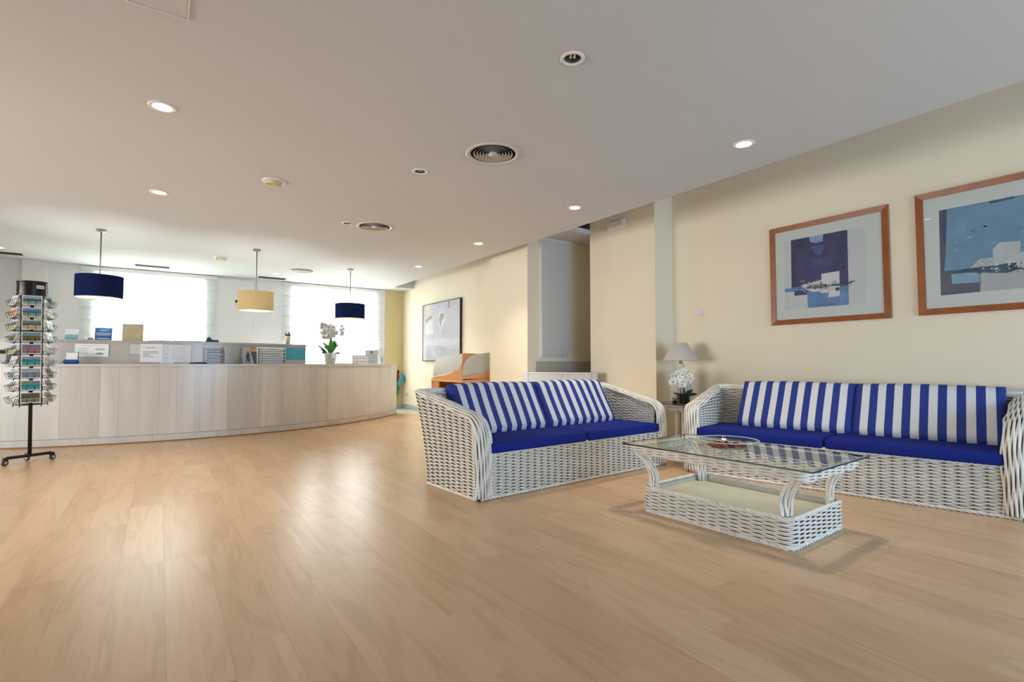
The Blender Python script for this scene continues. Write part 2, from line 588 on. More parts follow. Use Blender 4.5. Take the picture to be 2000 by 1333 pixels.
def ceiling_mesh():
    bm = bmesh.new()
    def loop(pts):
        vs = [bm.verts.new((px, py, H)) for px, py in pts]
        return [bm.edges.new((vs[i], vs[(i + 1) % len(vs)])) for i in range(len(vs))]
    edges = []
    # outline : dropped ceiling to XS, and up to the painting wall beyond Y 11.2
    edges += loop([(XL, YF), (XS, YF), (XS, 11.2), (4.85, 11.2), (4.85, 12.0), (XL, 12.0)])
    for (cx, cy), r in [(p, R_LIT) for p in LIT] + [(p, R_UN) for p in UNLIT] + [(p, R_V) for p in VENTS]:
        n = 28
        edges += loop([(cx + r * math.cos(2 * PI * k / n), cy + r * math.sin(2 * PI * k / n)) for k in range(n)])
    bmesh.ops.triangle_fill(bm, use_beauty=True, use_dissolve=False, edges=edges)
    # upstand of the soffit
    def quad(a, b):
        v = [bm.verts.new(q) for q in ((*a, H), (*b, H), (*b, 3.5), (*a, 3.5))]
        bm.faces.new(v)
    quad((XS, YF), (XS, 11.2)); quad((XS, 11.2), (4.85, 11.2))
    me = bpy.data.meshes.new('ceiling'); bm.to_mesh(me); bm.free()
    me.materials.append(M_ceil)
    return me


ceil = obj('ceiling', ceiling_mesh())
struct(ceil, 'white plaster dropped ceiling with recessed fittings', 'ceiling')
roof = MB().box((XL, YF, 3.5), (7.3, 12.3, 3.6)).build('ceiling_upper', M_ceil)
struct(roof, 'higher ceiling in the trough along the right wall', 'ceiling')


def wall(name, boxes, m, label):
    b = MB()
    for lo, hi in boxes: b.box(lo, hi)
    return struct(b.build(name, m), label, 'wall')


wall('wall_right', [((XW, YF, -0.1), (XW + 0.2, 4.556, 3.5))], M_cream, 'cream wall on the right with the two framed prints')
wall('wall_pillar', [((5.378, 4.556, -0.1), (7.2, 5.801, 3.5))], M_cream, 'cream pillar beside the alcove with the emergency light')
wall('wall_column', [((4.60, 6.35, -0.1), (7.2, 7.43, 3.5))], M_cream, 'cream wall pier between the alcove and the orange desk')
wall('wall_painting', [((4.85, 7.43, -0.1), (7.2, YB, 3.5))], M_cream, 'cream wall behind the orange desk with the large grey painting')
wall('wall_alcove', [((7.0, 5.801, -0.1), (7.2, 6.35, 3.5))], M_cream, 'cream end wall deep inside the alcove')
ac = MB().box((4.62, 5.803, 3.03), (7.0, 6.348, 3.1)).build('ceiling_alcove', M_ceil)
struct(ac, 'small ceiling inside the alcove', 'ceiling')
# left and front of the lobby (outside the picture)
wall('wall_left', [((XL - 0.2, YF, -0.1), (XL, 3.2, 3.5)), ((XL - 0.2, 8.0, -0.1), (XL, 12.0, 3.5)),
                   ((XL - 0.2, 3.2, 2.6), (XL, 8.0, 3.5)), ((XL - 0.2, 3.2, -0.1), (XL, 8.0, 0.2))], M_cream, 'cream wall on the far left of the lobby')
wall('wall_front', [((XL - 0.2, YF - 0.2, -0.1), (-0.3, YF, 3.5)), ((5.5, YF - 0.2, -0.1), (XW + 0.2, YF, 3.5)),
                    ((-0.3, YF - 0.2, 2.5), (5.5, YF, 3.5)), ((-0.3, YF - 0.2, -0.1), (5.5, YF, 0.15))], M_cream, 'cream wall behind the viewer around the glazed entrance')
# back wall with two window openings
B1 = (-1.178, 0.89); B2 = (2.128, 4.30)     # blinds
W1 = (-0.93, 0.64); W2 = (2.36, 4.10)       # openings, narrower than the blinds
ZS, ZT = 0.88, 2.70
wall('wall_back', [((XL, YB, -0.1), (W1[0], YB + 0.3, 3.5)), ((W1[1], YB, -0.1), (W2[0], YB + 0.3, 3.5)),
                   ((W2[1], YB, -0.1), (4.38, YB + 0.3, 3.5)),
                   ((W1[0], YB, -0.1), (W1[1], YB + 0.3, ZS)), ((W2[0], YB, -0.1), (W2[1], YB + 0.3, ZS)),
                   ((W1[0], YB, ZT), (W1[1], YB + 0.3, 3.5)), ((W2[0], YB, ZT), (W2[1], YB + 0.3, 3.5))],
     M_white, 'white back wall behind the reception counter with two windows')
wall('wall_corner', [((4.382, YB, -0.1), (4.95, YB + 0.3, 3.5))], mat('shaded_yellow_paint', (0.66, 0.55, 0.30), 0.85),  # yellow wall paint darkened, backlit shade put into its colour
     'narrow shaded yellow strip of back wall in the right corner')
wall('wall_pilaster', [((-1.941, YB - 0.10, 0), (-1.637, YB, H))], M_white, 'white pilaster on the back wall behind the card rack')


def baseboard(name, lo, hi, m, label):
    return struct(MB().cbox(lo, hi, 0.003).build(name, m), label, 'baseboard')


baseboard('baseboard_painting', (4.836, 7.45, 0), (4.85, YB - 0.015, 0.10), M_greyst, 'grey stone baseboard below the large painting')
baseboard('baseboard_back', (4.30, YB - 0.014, 0), (4.836, YB, 0.10), M_greyst, 'grey stone baseboard in the back corner')
baseboard('baseboard_right', (XW - 0.014, YF, 0), (XW, 4.54, 0.09), M_greyst, 'grey stone baseboard behind the long sofa')


# ---- windows with panes and roman blinds
def window(idx, x0, x1, label):
    w = thing('window_%d' % idx, label, 'window', ((x0 + x1) / 2, YB + 0.2, 0)); w['kind'] = 'structure'
    hw = (x1 - x0) / 2
    fm = M_wplast
    f = MB()
    f.cbox((-hw, -0.03, ZS), (-hw + 0.07, 0.04, ZT), 0.004); f.cbox((hw - 0.07, -0.03, ZS), (hw, 0.04, ZT), 0.004)
    f.cbox((-hw + 0.07, -0.03, ZS), (hw - 0.07, 0.04, ZS + 0.08), 0.004); f.cbox((-hw + 0.07, -0.03, ZT - 0.08), (hw - 0.07, 0.04, ZT), 0.004)
    f.build('window_frame', fm, w)
    MB().cbox((-0.06, -0.10, ZS + 0.08), (0.06, 0.045, ZT - 0.08), 0.004).build('mullion', fm, w)
    for s in (-1, 1):
        a, b = sorted((s * 0.06, s * (hw - 0.07)))
        MB().box((a, 0.0, ZS + 0.08), (b, 0.006, ZT - 0.08)).build('pane', M_pane, w)
    return w


window(1, *W1, 'wide white framed reception window on the left, covered by a blind')
window(2, *W2, 'wide white framed reception window on the right, covered by a blind')


def roman_blind(x0, x1, label):
    t = thing('roman_blind', label, 'blind', ((x0 + x1) / 2, YB - 0.035, 0), group='roman blinds of the reception windows')
    hw = (x1 - x0) / 2
    MB().cbox((-hw - 0.02, -0.03, 2.715), (hw + 0.02, 0.03, 2.79), 0.005).build('headrail', M_wplast, t)
    z = 2.715; k = 0
    while z > 0.95:
        h = 0.222
        zs = np.linspace(z, z - h, 7)
        prof = [(-0.004 - 0.020 * (i / 6) ** 1.6, zz) for i, zz in enumerate(zs)]
        # each fold bellies slightly forward at its lower edge and returns to the rod behind
        pts = prof + [(prof[-1][0] + 0.004, z - h + 0.001), (0.002, z - h + 0.012)]
        P = np.zeros((2, len(pts), 3))
        for s, X in ((0, -hw), (1, hw)):
            for j, (yy, zz) in enumerate(pts): P[s, j] = (X, yy, zz)
        MB().grid(P).build('fold', M_blind, t, smooth=True)
        z -= h; k += 1
    MB().cbox((-hw, -0.022, z - 0.012), (hw, -0.006, z + 0.004), 0.003).build('bottom_bar', M_wplast, t)
    c = MB(); c.tube([(hw - 0.02, -0.04, 2.72), (hw - 0.02, -0.045, 2.0), (hw - 0.02, -0.045, 1.42)], 0.003, 5)
    c.build('cord', M_wplast, t)
    MB().lathe([(0.004, 0), (0.011, 0.012), (0.011, 0.05), (0.003, 0.065)], 10, (hw - 0.02, -0.045, 1.36)).build('cord_weight', M_wplast, t)
    return t


roman_blind(*B1, 'white roman blind glowing with daylight behind the left half of the counter')
roman_blind(*B2, 'white roman blind glowing with daylight behind the orchid and the small navy pendant')

# cupboard door in the wall between the windows
d = thing('door_1', 'flat white cupboard door between the two reception windows', 'door', (1.22, YB, 0)); d['kind'] = 'structure'
MB().cbox((-0.32, -0.022, 0.05), (0.33, -0.002, 2.77), 0.003).build('door_leaf', M_white, d)
hd = MB(); hd.cbox((0.085, -0.05, 1.466), (0.325, -0.04, 1.48), 0.003); hd.box((0.10, -0.04, 1.468), (0.112, -0.022, 1.478)); hd.box((0.295, -0.04, 1.468), (0.307, -0.022, 1.478))
hd.build('handle', M_chrome, d)

# ---- alcove: electrical panel, dado, parapet
t = thing('panel_cabinet', 'tall narrow white metal panel door on the alcove wall', 'panel', (5.11, 6.35, 0))
MB().cbox((-0.285, -0.03, 1.155), (0.285, -0.001, 2.985), 0.004).build('frame', M_wplast, t)
MB().cbox((-0.265, -0.042, 1.175), (0.27, -0.0305, 2.965), 0.004).build('door', mat('grey_white_enamel', (0.62, 0.61, 0.59), 0.4), t)
MB().lathe([(0.0, -0.008), (0.011, -0.008), (0.011, 0)], 12, M=T(-0.205, -0.043, 2.06) @ np.array(Matrix.Rotation(-PI / 2, 4, 'X'))).build('lock', M_chrome, t)
MB().lathe([(0.0, -0.006), (0.009, -0.006), (0.009, 0)], 10, M=T(0.12, -0.043, 1.18) @ np.array(Matrix.Rotation(-PI / 2, 4, 'X'))).build('latch', M_dark, t)
o = MB().cbox((4.73, 6.318, 0.80), (6.9, 6.349, 1.093), 0.003).build('trim_dado', marble_mat('brown_grey_marble', (0.50, 0.46, 0.38), 0.12))
struct(o, 'grey brown marble dado along the foot of the alcove wall', 'trim')

# marble parapet closing the alcove, set slightly askew
A = np.array([4.548, 6.43]); B = np.array([5.19, 5.46])
dirv = (B - A) / np.linalg.norm(B - A); ang = math.atan2(dirv[1], dirv[0]); LP = np.linalg.norm(B - A)
t = thing('wall_parapet', 'low pale marble parapet closing the alcove behind the two seat sofa', 'wall', (A[0], A[1], 0), ang); t['kind'] = 'structure'
MB().cbox((0.0, 0, 0), (0.105, 0.05, 0.925), 0.003).build('slab', M_marble_g, t)
MB().cbox((0.108, 0.0, 0), (LP * 0.55, 0.05, 0.905), 0.003).build('slab', M_marble_g, t)
MB().cbox((LP * 0.55 + 0.002, 0.0, 0), (LP - 0.09, 0.05, 0.905), 0.003).build('slab', M_marble_g, t)
MB().cbox((LP - 0.087, 0, 0), (LP, 0.05, 0.925), 0.003).build('slab', M_marble_g, t)
MB().cbox((0.108, -0.006, 0.906), (LP - 0.09, 0.06, 0.927), 0.003).build('coping', M_marble_top, t)

# ================================================================== CEILING FITTINGS
ltrim = mat('white_trim', (0.82, 0.80, 0.76), 0.45)
M_lamp = mat('downlight_glow', (1, 1, 1), 0.5, emit=(1.0, 0.93, 0.82), estr=14)
M_refl = mat('reflector', (0.80, 0.78, 0.74), 0.25, metal=0.9)


def ring(r0, r1, z0, z1, n=28):
    return MB().lathe([(r0, z1), (r0, z0), (r0 + (r1 - r0) * .6, z0 - 0.003), (r1, z0 + 0.001), (r1, z1)], n, close=True)


me_trim = ring(R_LIT - 0.012, R_LIT + 0.016, -0.004, 0.004).mesh('trim_ring', ltrim, True)
me_cup = MB().shell([(R_LIT - 0.012, 0.0), (R_LIT - 0.016, 0.03), (0.045, 0.07), (0.0, 0.072)], 24).mesh('reflector', M_refl, True)
me_bulb = MB().lathe([(0, 0.006), (R_LIT - 0.018, 0.006), (R_LIT - 0.018, 0.012), (0, 0.012)], 24).mesh('lens', M_lamp)
me_capsule = None
LLAB = ['lit round downlight above the open floor, nearest on the left', 'lit round downlight further back on the left, past the first',
        'lit round downlight nearest the framed prints on the right', 'lit round downlight above the alcove end of the sofas',
        'lit round downlight above the marble parapet of the alcove', 'lit round downlight above the orange desk',
        'lit round downlight near the right back corner of the ceiling', 'lit round downlight just in front of the left linear ceiling slot',
        'lit round downlight just in front of the middle linear ceiling slot', 'lit round downlight at the far left edge of the picture']
for i, (x, y) in enumerate(LIT):
    t = thing('downlight', LLAB[i], 'downlight', (x, y, H), group='lit ceiling downlights')
    obj('trim_ring', me_trim, t); obj('lens', me_bulb, t); obj('reflector', me_cup, t)
    l = bpy.data.lights.new('downlight_lamp', 'SPOT'); l.energy = 105; l.color = (1.0, 0.89, 0.73)
    l.spot_size = math.radians(100); l.spot_blend = 1.0; l.shadow_soft_size = 0.10
    lo = bpy.data.objects.new('downlight_lamp', l); COL.objects.link(lo); lo.parent = t; lo.location = (0, 0, -0.02)
    lo['kind'] = 'helper'

me_trim2 = ring(R_UN - 0.004, R_UN + 0.016, -0.006, 0.004).mesh('trim_ring', ltrim, True)
me_can = MB().shell([(R_UN - 0.004, 0.0), (R_UN - 0.004, 0.09), (0.0, 0.092)], 24).mesh('can', mat('grey_can', (0.16, 0.155, 0.13), 0.5), True)
cap = MB()
for s in (-1, 1):
    cap.tube([(s * 0.011, -0.026, 0.085), (s * 0.011, -0.026, 0.02), (s * 0.011, 0, 0.004), (s * 0.011, 0.026, 0.02), (s * 0.011, 0.026, 0.085)], 0.0065, 8)
me_capsule = cap.mesh('fluorescent_tube', mat('tube_white', (0.8, 0.8, 0.78), 0.3), True)
ULAB = ['unlit round downlight nearest the viewer with two small tubes', 'unlit round downlight between the nearest vent and the speaker plate', 'small unlit downlight beside the second round air vent']
for i, (x, y) in enumerate(UNLIT):
    t = thing('downlight', ULAB[i], 'downlight', (x, y, H), YAW * -1, group='unlit ceiling downlights')
    obj('trim_ring', me_trim2, t); obj('can', me_can, t); obj('fluorescent_tube', me_capsule, t)

VLAB = ['large round air vent of concentric rings nearest the viewer', 'round concentric air vent in the middle of the ceiling', 'round concentric air vent above the reception counter']
M_vent = mat('vent_enamel', (0.62, 0.60, 0.53), 0.4)
for i, (x, y) in enumerate(VENTS):
    t = thing('air_vent', VLAB[i], 'vent', (x, y, H), group='round ceiling air vents')
    MB().lathe([(R_V - 0.006, 0.01), (R_V - 0.006, -0.004), (R_V + 0.02, -0.010), (R_V + 0.034, -0.002), (R_V + 0.03, 0.004)], 44, close=True).build('rim', M_vent, t, smooth=True)
    MB().shell([(R_V, 0.001), (R_V, 0.12), (0, 0.12)], 40).build('duct', M_dark, t)
    r = R_V - 0.030
    k = 0
    while r > 0.05:
        # a cone blade, wider below and tucked up inside
        MB().lathe([(r, -0.006), (r - 0.012, 0.005), (r - 0.0125, 0.0065), (r, -0.0045)], 40, close=True).build('blade', M_vent, t, smooth=True)
        r -= 0.0255; k += 1
    MB().lathe([(0, -0.008), (r + 0.004, -0.006), (r - 0.012, 0.02), (0, 0.02)], 32).build('hub', M_vent, t, smooth=True)

M_ivory = mat('yellowed_plastic', (0.64, 0.56, 0.36), 0.45)
for (x, y, r, lab) in [(0.86, 5.32, 0.085, 'yellowed round detector plate left of the round air vents'), (0.785, 9.65, 0.085, 'small yellowed round detector plate above the reception counter')]:
    t = thing('ceiling_detector', lab, 'detector', (x, y, H))
    MB().lathe([(r + .02, 0), (r + .022, -0.006), (r + .01, -0.012), (0, -0.012)], 32).build('base', ltrim, t, smooth=True)
    MB().lathe([(r * .86, -0.0125), (r * .8, -0.03), (r * .5, -0.036), (0, -0.037)], 28).build('cover', M_ivory, t, smooth=True)
    for s in (-1, 1):
        MB().cbox((s * r * .55 - .02, -0.006, -0.040), (s * r * .55 + .02, 0.006, -0.032), .002).build('slot', mat('dark_ivory', (0.3, 0.25, 0.14), .6), t)

M_slot = mat('slot_grey', (0.03, 0.03, 0.03), 0.6)
for (x0, x1, y, lab) in [(-0.40, 0.10, 11.22, 'dark linear ceiling slot in front of the left blind'), (1.585, 2.09, 11.38, 'dark linear ceiling slot behind the cream pendant'), (-2.42, -1.85, 11.16, 'dark linear ceiling slot at the far left edge')]:
    t = thing('linear_diffuser', lab, 'vent', ((x0 + x1) / 2, y, H), group='linear ceiling slots')
    hw = (x1 - x0) / 2
    MB().cbox((-hw, -0.05, -0.006), (hw, 0.05, 0.0), 0.002).build('blade_panel', M_slot, t)
    for e_ in (-1, 1):
        MB().cbox((e_ * hw + min(0, e_ * .02), -.065, -.014), (e_ * hw + max(0, e_ * .02), .065, 0), .002).build('end_cap', ltrim, t)
        MB().cbox((-hw, e_ * .058 - .007, -.014), (hw, e_ * .058 + .007, 0), .002).build('frame_rail', M_slot, t)
    for yy in (-.017, .017):
        MB().cbox((-hw, yy - .004, -.010), (hw, yy + .004, -.004), .001).build('slat', mat('slat_grey', (0.07, 0.07, 0.07), .5), t)

t = thing('access_hatch', 'small flush access hatch in the ceiling at the top left', 'hatch', (-0.05, 2.86, H))
MB().cbox((-0.118, -0.165, -0.004), (0.118, 0.172, 0), 0.002).build('panel', M_ceil, t)
f = MB(); f.cbox((-.128, -.178, -.007), (-.12, .182, 0), .001); f.cbox((.12, -.178, -.007), (.128, .182, 0), .001); f.cbox((-.12, .174, -.007), (.12, .182, 0), .001); f.cbox((-.12, -.178, -.007), (.12, -.17, 0), .001)
f.build('frame', ltrim, t)


# ---- pendants
def pendant(x, y, r, z0, z1, sm, label, watts, col):
    t = thing('pendant_lamp', label, 'pendant lamp', (x, y, H), group='drum pendants above the counter')
    MB().lathe([(0.0, 0), (0.055, 0), (0.055, -0.022), (0.02, -0.03), (0.0, -0.03)], 24).build('ceiling_rose', M_steel, t, auto=0.5)
    MB().tube([(0, 0, -0.028), (0, 0, z1 - H - 0.01)], 0.0085, 10).build('stem', M_steel, t, smooth=True)
    a, b = z0 - H, z1 - H
    MB().shell([(r, a), (r, b)], 56).build('shade', sm, t, smooth=True)
    lin = MB().shell([(r - 0.004, a + 0.001), (r - 0.004, b - 0.001)], 56).build('lining', M_shade_in, t, smooth=True)
    MB().lathe([(r - 0.005, a + 0.001), (r + 0.002, a - 0.001), (r + 0.002, a + 0.008), (r - 0.005, a + 0.008)], 56, close=True).build('hem', M_shade_in, t, smooth=True)
    g = MB()
    g.lathe([(0.02, b - 0.016), (0.02, b - 0.006)], 12)
    for k in range(3):
        q = 2 * PI * k / 3 + .4
        g.tube([(0, 0, b - 0.011), ((r - .004) * math.cos(q), (r - .004) * math.sin(q), b - 0.011)], 0.003, 6)
    g.build('spider', M_chrome, t)
    MB().lathe([(0.018, b - .10), (0.018, b - .02)], 12).build('socket', M_chrome, t)
    MB().lathe([(0.0, a + 0.055), (r * .5, a + 0.05), (r * .55, a + 0.058), (0, a + 0.062)], 32).build('diffuser', mat('pendant_diffuser', (0.95, 0.93, 0.88), 0.6, emit=(1.0, 0.90, 0.70), estr=1.8), t, smooth=True)
    MB().lathe([(0.0, b - .19), (.03, b - .18), (.036, b - .15), (.016, b - .10)], 14).build('bulb', mat('pendant_bulb', (1, 1, 1), .4, emit=(1.0, .86, .62), estr=6), t, smooth=True)
    l = bpy.data.lights.new('pendant_bulb_light', 'POINT'); l.energy = watts; l.color = col; l.shadow_soft_size = 0.04
    lo = bpy.data.objects.new('pendant_bulb_light', l); COL.objects.link(lo); lo.parent = t; lo.location = (0, 0, a + 0.02 + .10); lo['kind'] = 'helper'
    return t


pendant(-0.672, 8.535, 0.252, 1.90, 2.19, M_shade_navy, 'large navy drum pendant hanging nearest on the left', 30, (.97, .98, 1.0))
pendant(1.188, 8.693, 0.248, 1.855, 2.145, M_shade_cream, 'cream drum pendant hanging in the middle of the row', 30, (.97, .98, 1.0))
pendant(2.870, 9.521, 0.262, 1.875, 2.15, M_shade_navy, 'navy drum pendant hanging furthest right, above the white orchid', 30, (.97, .98, 1.0))


# ================================================================== RECEPTION COUNTER (an arc)
CX, CY, RC = 0.2, 13.56, 5.03


def arc(th, R): return np.array([CX + R * math.sin(th), CY - R * math.cos(th)])


def th_at(px, R, z=1.05):
    lo, hi = -0.75, 1.15
    for _ in range(50):
        m = (lo + hi) / 2
        if proj((*arc(m, R), z))[0] < px: lo = m
        else: hi = m
    return (lo + hi) / 2


TH0 = -0.62
TH1 = th_at(774.5, RC, 0.5)


def arc_block(mb, th0, th1, R0, R1, z0, z1, n=8, mi=0):
    """solid block between radii R1<R0"""
    ths = np.linspace(th0, th1, n + 1)
    V = []
    for th in ths:
        a = arc(th, R0); b = arc(th, R1)
        V += [(*a, z0), (*b, z0), (*b, z1), (*a, z1)]
    F = [(0, 1, 2, 3), tuple(4 * n + k for k in (3, 2, 1, 0))]
    for i in range(n):
        for k in range(4):
            F.append((4 * i + k, 4 * (i + 1) + k, 4 * (i + 1) + (k + 1) % 4, 4 * i + (k + 1) % 4))
    mb.add(V, F, mi)
    return mb


ctr = thing('reception_counter', 'long curved reception counter clad in vertical slabs of pale veined marble', 'counter', (0, 0, 0))
core = MB(); arc_block(core, TH0, TH1 - 0.002, RC - 0.024, RC - 0.10, 0.03, 1.018, 40)
core.build('core', mat('counter_core', (0.35, 0.33, 0.3), .8), ctr)
JP = [0, 30, 63, 116, 157, 194, 231, 273, 310, 345, 380, 413, 444, 473, 510, 548, 578, 603, 641, 690, 737, 774.5]
ths = [TH0, (TH0 + th_at(0, RC, .5)) / 2] + [th_at(p, RC, 0.5) for p in JP]
for i in range(len(ths) - 1):
    g = 0.0006 / 5
    m = MB(); arc_block(m, ths[i] + g, ths[i + 1] - g, RC - 0.0008 * (i % 3), RC - 0.022, 0.098, 1.018, 3)
    m.build('slab', M_marble, ctr)
JB = [0, 160, 298, 470, 640, 774.5]
thb = [TH0] + [th_at(p, RC, 0.05) for p in JB]
for i in range(len(thb) - 1):
    m = MB(); arc_block(m, thb[i] + .0003, thb[i + 1] - .0003, RC + 0.003, RC - 0.022, 0.004, 0.094, 8)
    m.build('plinth_slab', M_marble, ctr)
m = MB(); arc_block(m, TH0, TH1, RC + 0.018, RC + 0.0035, 0.0005, 0.014, 48)
m.build('floor_bead', mat('brown_bead', (0.30, 0.15, 0.06), 0.5), ctr)
m = MB(); arc_block(m, TH0, TH1 + 0.004, RC + 0.025, 4.40, 1.0185, 1.05, 56)
m.build('worktop', M_marble_top, ctr)
# end panel of the counter
m = MB(); arc_block(m, TH1 - 0.0045, TH1 - 0.0003, RC - 0.0225, 4.42, 0.004, 1.018, 1)
m.build('end_panel', M_marble, ctr)
# raised transaction screen
TU1 = th_at(597, 4.69, 1.2)
TU0 = TH0
m = MB(); arc_block(m, TU0, TU1, 4.69, 4.645, 1.05, 1.348, 40); m.build('screen', mat('pale_grey_stone', (0.50, 0.48, 0.45), 0.18, var=.03, scale=4), ctr)
m = MB(); arc_block(m, TU0, TU1 + .001, 4.715, 4.36, 1.349, 1.376, 40); m.build('ledge', mat('grey_ledge_stone', (0.42, 0.42, 0.40), 0.2), ctr)
m = MB(); arc_block(m, TU1 - .006, TU1, 4.645, 4.40, 1.05, 1.3485, 2); m.build('ledge_support', mat('pale_grey_stone', (0.50, 0.48, 0.45), .18), ctr)
ZU = 1.376


def on_arc(px, py_, R):
    """angle and height where the line of sight of this pixel meets the cylinder R"""
    th = th_at(px, R, 1.2)
    p = arc(th, R)
    dd = math.hypot(p[0], p[1])
    r_ = ray(px, py_); k = dd / math.hypot(r_[0], r_[1])
    return th, CAMZ + r_[2] * k


def pw(px, R, z=1.05):
    """metres per pixel there"""
    p = arc(th_at(px, R, z), R); v = np.array([p[0], p[1], z]) - _C
    return (v @ _fw) / FPX


def at_arc(name, label, cat, px, R, z, turn=0.0, group=None):
    th = th_at(px, R, z)
    p = arc(th, R)
    return thing(name, label, cat, (p[0], p[1], z), th + turn, group)   # local -y faces the visitors


def lines_print(w, h, rows, x0=0.12, x1=0.88, top=0.85, bot=0.15, th=0.022, y=-0.0012, jitter=True):
    m = MB()
    for k in range(rows):
        zz = h * (top - (top - bot) * k / max(1, rows - 1))
        e = x1 - (random.random() * 0.3 if jitter else 0) * (x1 - x0)
        m.box((w * x0 - w / 2, y - 0.0004, zz - h * th / 2), (w * e - w / 2, y, zz + h * th / 2))
    return m


def notice(px0, px1, py0, py1, label, rows, m_p=M_paper, ink=M_ink, R=4.6935, **kw):
    """sheet taped to the screen"""
    pc = (px0 + px1) / 2
    th, z1 = on_arc(pc, py0, R); _, z0 = on_arc(pc, py1, R)
    z0 = max(z0, 1.053); z1 = min(z1, 1.345)
    w = (px1 - px0) * pw(pc, R) / math.cos(th + YAW) if abs(th + YAW) < 1.2 else .2
    t = at_arc('notice', label, 'notice', pc, R + 0.0006, 0)
    t.location.z = z0
    MB().cbox((-w / 2, -0.001, 0), (w / 2, 0.0006, z1 - z0), 0.0004).build('sheet', m_p, t)
    if rows: lines_print(w, z1 - z0, rows, **kw).build('print', ink, t)
    return t, w, z1 - z0


t, w, h = notice(148, 198, 672, 697, 'wide white notice taped to the grey screen left of the card holder sightline', 0)
pr = lines_print(w, h, 4, x0=.10, x1=.42, top=.62, bot=.2, th=.05)
pr.box((-w * .3, -.0016, h * .84), (w * .3, -.0012, h * .87))
pr.box((w * .1, -.0016, h * .5), (w * .38, -.0012, h * .66))
pr.build('print', mat('pale_ink', (0.5, 0.51, 0.53), .8), t)
MB().add([(w * .08, -.0017, h * .16), (w * .34, -.0017, h * .16), (w * .36, -.0017, h * .24), (w * .28, -.0017, h * .32), (w * .16, -.0017, h * .3)], [(0, 1, 2, 3, 4)]).build('car_sketch', mat('mid_ink', (.3, .31, .32), .8), t)
t, w, h = notice(275, 306, 672, 708, 'white portrait notice with five bold lines on the grey screen', 0)
pr = MB()
for x0, x1, zz in ((.25, .68, .78), (.12, .82, .58), (.12, .85, .5), (.12, .46, .4), (.12, .6, .31)):
    pr.box((w * (x0 - .5), -.0016, h * zz - .0035), (w * (x1 - .5), -.0012, h * zz + .0035))
pr.build('print', M_ink, t)
notice(312, 330.5, 673, 711, 'shiny transparent sleeve with crumpled reflections on the grey screen', 2,
       mat('shiny_sleeve', (0.72, 0.75, 0.80), 0.08, var=.2, scale=30, bump=.6, bscale=25), mat('blue_grey_ink', (.3, .33, .4), .6), x0=.3, x1=.8, top=.5, bot=.3)
notice(331.5, 362, 674, 708, 'white sheet in a pale frame with faint lines on the grey screen', 7, mat('lilac_paper', (.78, .79, .84), .5), mat('faint_ink', (.52, .53, .6), .8), x0=.12, x1=.9, top=.85, bot=.2)
t, w, h = notice(551, 585, 680, 703, 'small turquoise notice at the right end of the grey screen', 5, mat('turquoise_card', (0.07, 0.38, 0.50), .6), mat('pale_turquoise_ink', (.18, .52, .62), .7), x0=.15, x1=.85, top=.75, bot=.15)
notice(547.2, 553, 679, 711, 'narrow white paper strip beside the turquoise notice', 0)
t, w, h = notice(252, 271, 673, 692, 'blank pale paper square between two notices on the grey screen', 0, mat('greyish_paper', (.62, .62, .60), .5))


# ---- things on the raised ledge
def panel_sign(px0, px1, py0, R, z, label, m_p, depth=0.006, lean=0.10, name='sign_holder', cat='sign'):
    pc = (px0 + px1) / 2
    s = pw(pc, R, z)
    th = th_at(pc, R, z)
    w = (px1 - px0) * s / max(.5, math.cos(th + YAW)) * .98
    h = CAMZ + 0 - z
    p = arc(th, R); rr = ray(pc, py0); zt = CAMZ + rr[2] * math.hypot(*p) / math.hypot(rr[0], rr[1])
    h = zt - z
    t = at_arc(name, label, cat, pc, R, z)
    return t, w, h


def leaning(mb, w, h, d, lean, y0=0.0):
    """thin plate leaning back from its foot"""
    V = [(-w / 2, y0, 0), (w / 2, y0, 0), (w / 2, y0 + d, 0), (-w / 2, y0 + d, 0), (-w / 2, y0 + lean * h, h), (w / 2, y0 + lean * h, h), (w / 2, y0 + lean * h + d, h), (-w / 2, y0 + lean * h + d, h)]
    return mb.add(V, [(0, 3, 2, 1), (4, 5, 6, 7), (0, 1, 5, 4), (1, 2, 6, 5), (2, 3, 7, 6), (3, 0, 4, 7)])


def lean_strip(mb, w, h, x0, x1, z0, z1, lean, y0=-0.0008):
    V = [(w * (x0 - .5), y0 + lean * h * z0, h * z0), (w * (x1 - .5), y0 + lean * h * z0, h * z0), (w * (x1 - .5), y0 + lean * h * z1, h * z1), (w * (x0 - .5), y0 + lean * h * z1, h * z1)]
    return mb.add(V, [(0, 1, 2, 3)])


RL = 4.60
t, w, h = panel_sign(128.5, 149.5, 643, RL, ZU, 'clear acrylic holder with a teal leaflet on the grey ledge', None, name='leaflet_holder', cat='holder')
leaning(MB(), w, h, .004, .12).build('back_plate', mat('pale_acrylic', (.74, .80, .82), .2), t)
leaning(MB(), w * .86, h * .5, .003, .12, -.012).build('leaflet', mat('teal_leaflet', (.22, .50, .52), .5), t)
leaning(MB(), w * .95, h * .3, .003, .12, -.02).build('front_lip', M_acryl, t)
MB().cbox((-w / 2, -.03, 0), (w / 2, .04, .004), .001).build('foot', M_acryl, t)

t = at_arc('desk_phone', 'low white desk gadget with a grey block on the ledge beside the blue sign', 'gadget', 170, RL, ZU)
MB().cbox((-.10, -.03, 0), (.10, .05, .018), .006).build('body', M_wplast, t)
MB().cbox((.015, -.036, .006), (.075, -.005, .03), .004).build('block', mat('gadget_grey', (.25, .24, .22), .5), t)
MB().cbox((-.095, -.02, .018), (-.02, .03, .032), .006).build('lid', M_wplast, t)

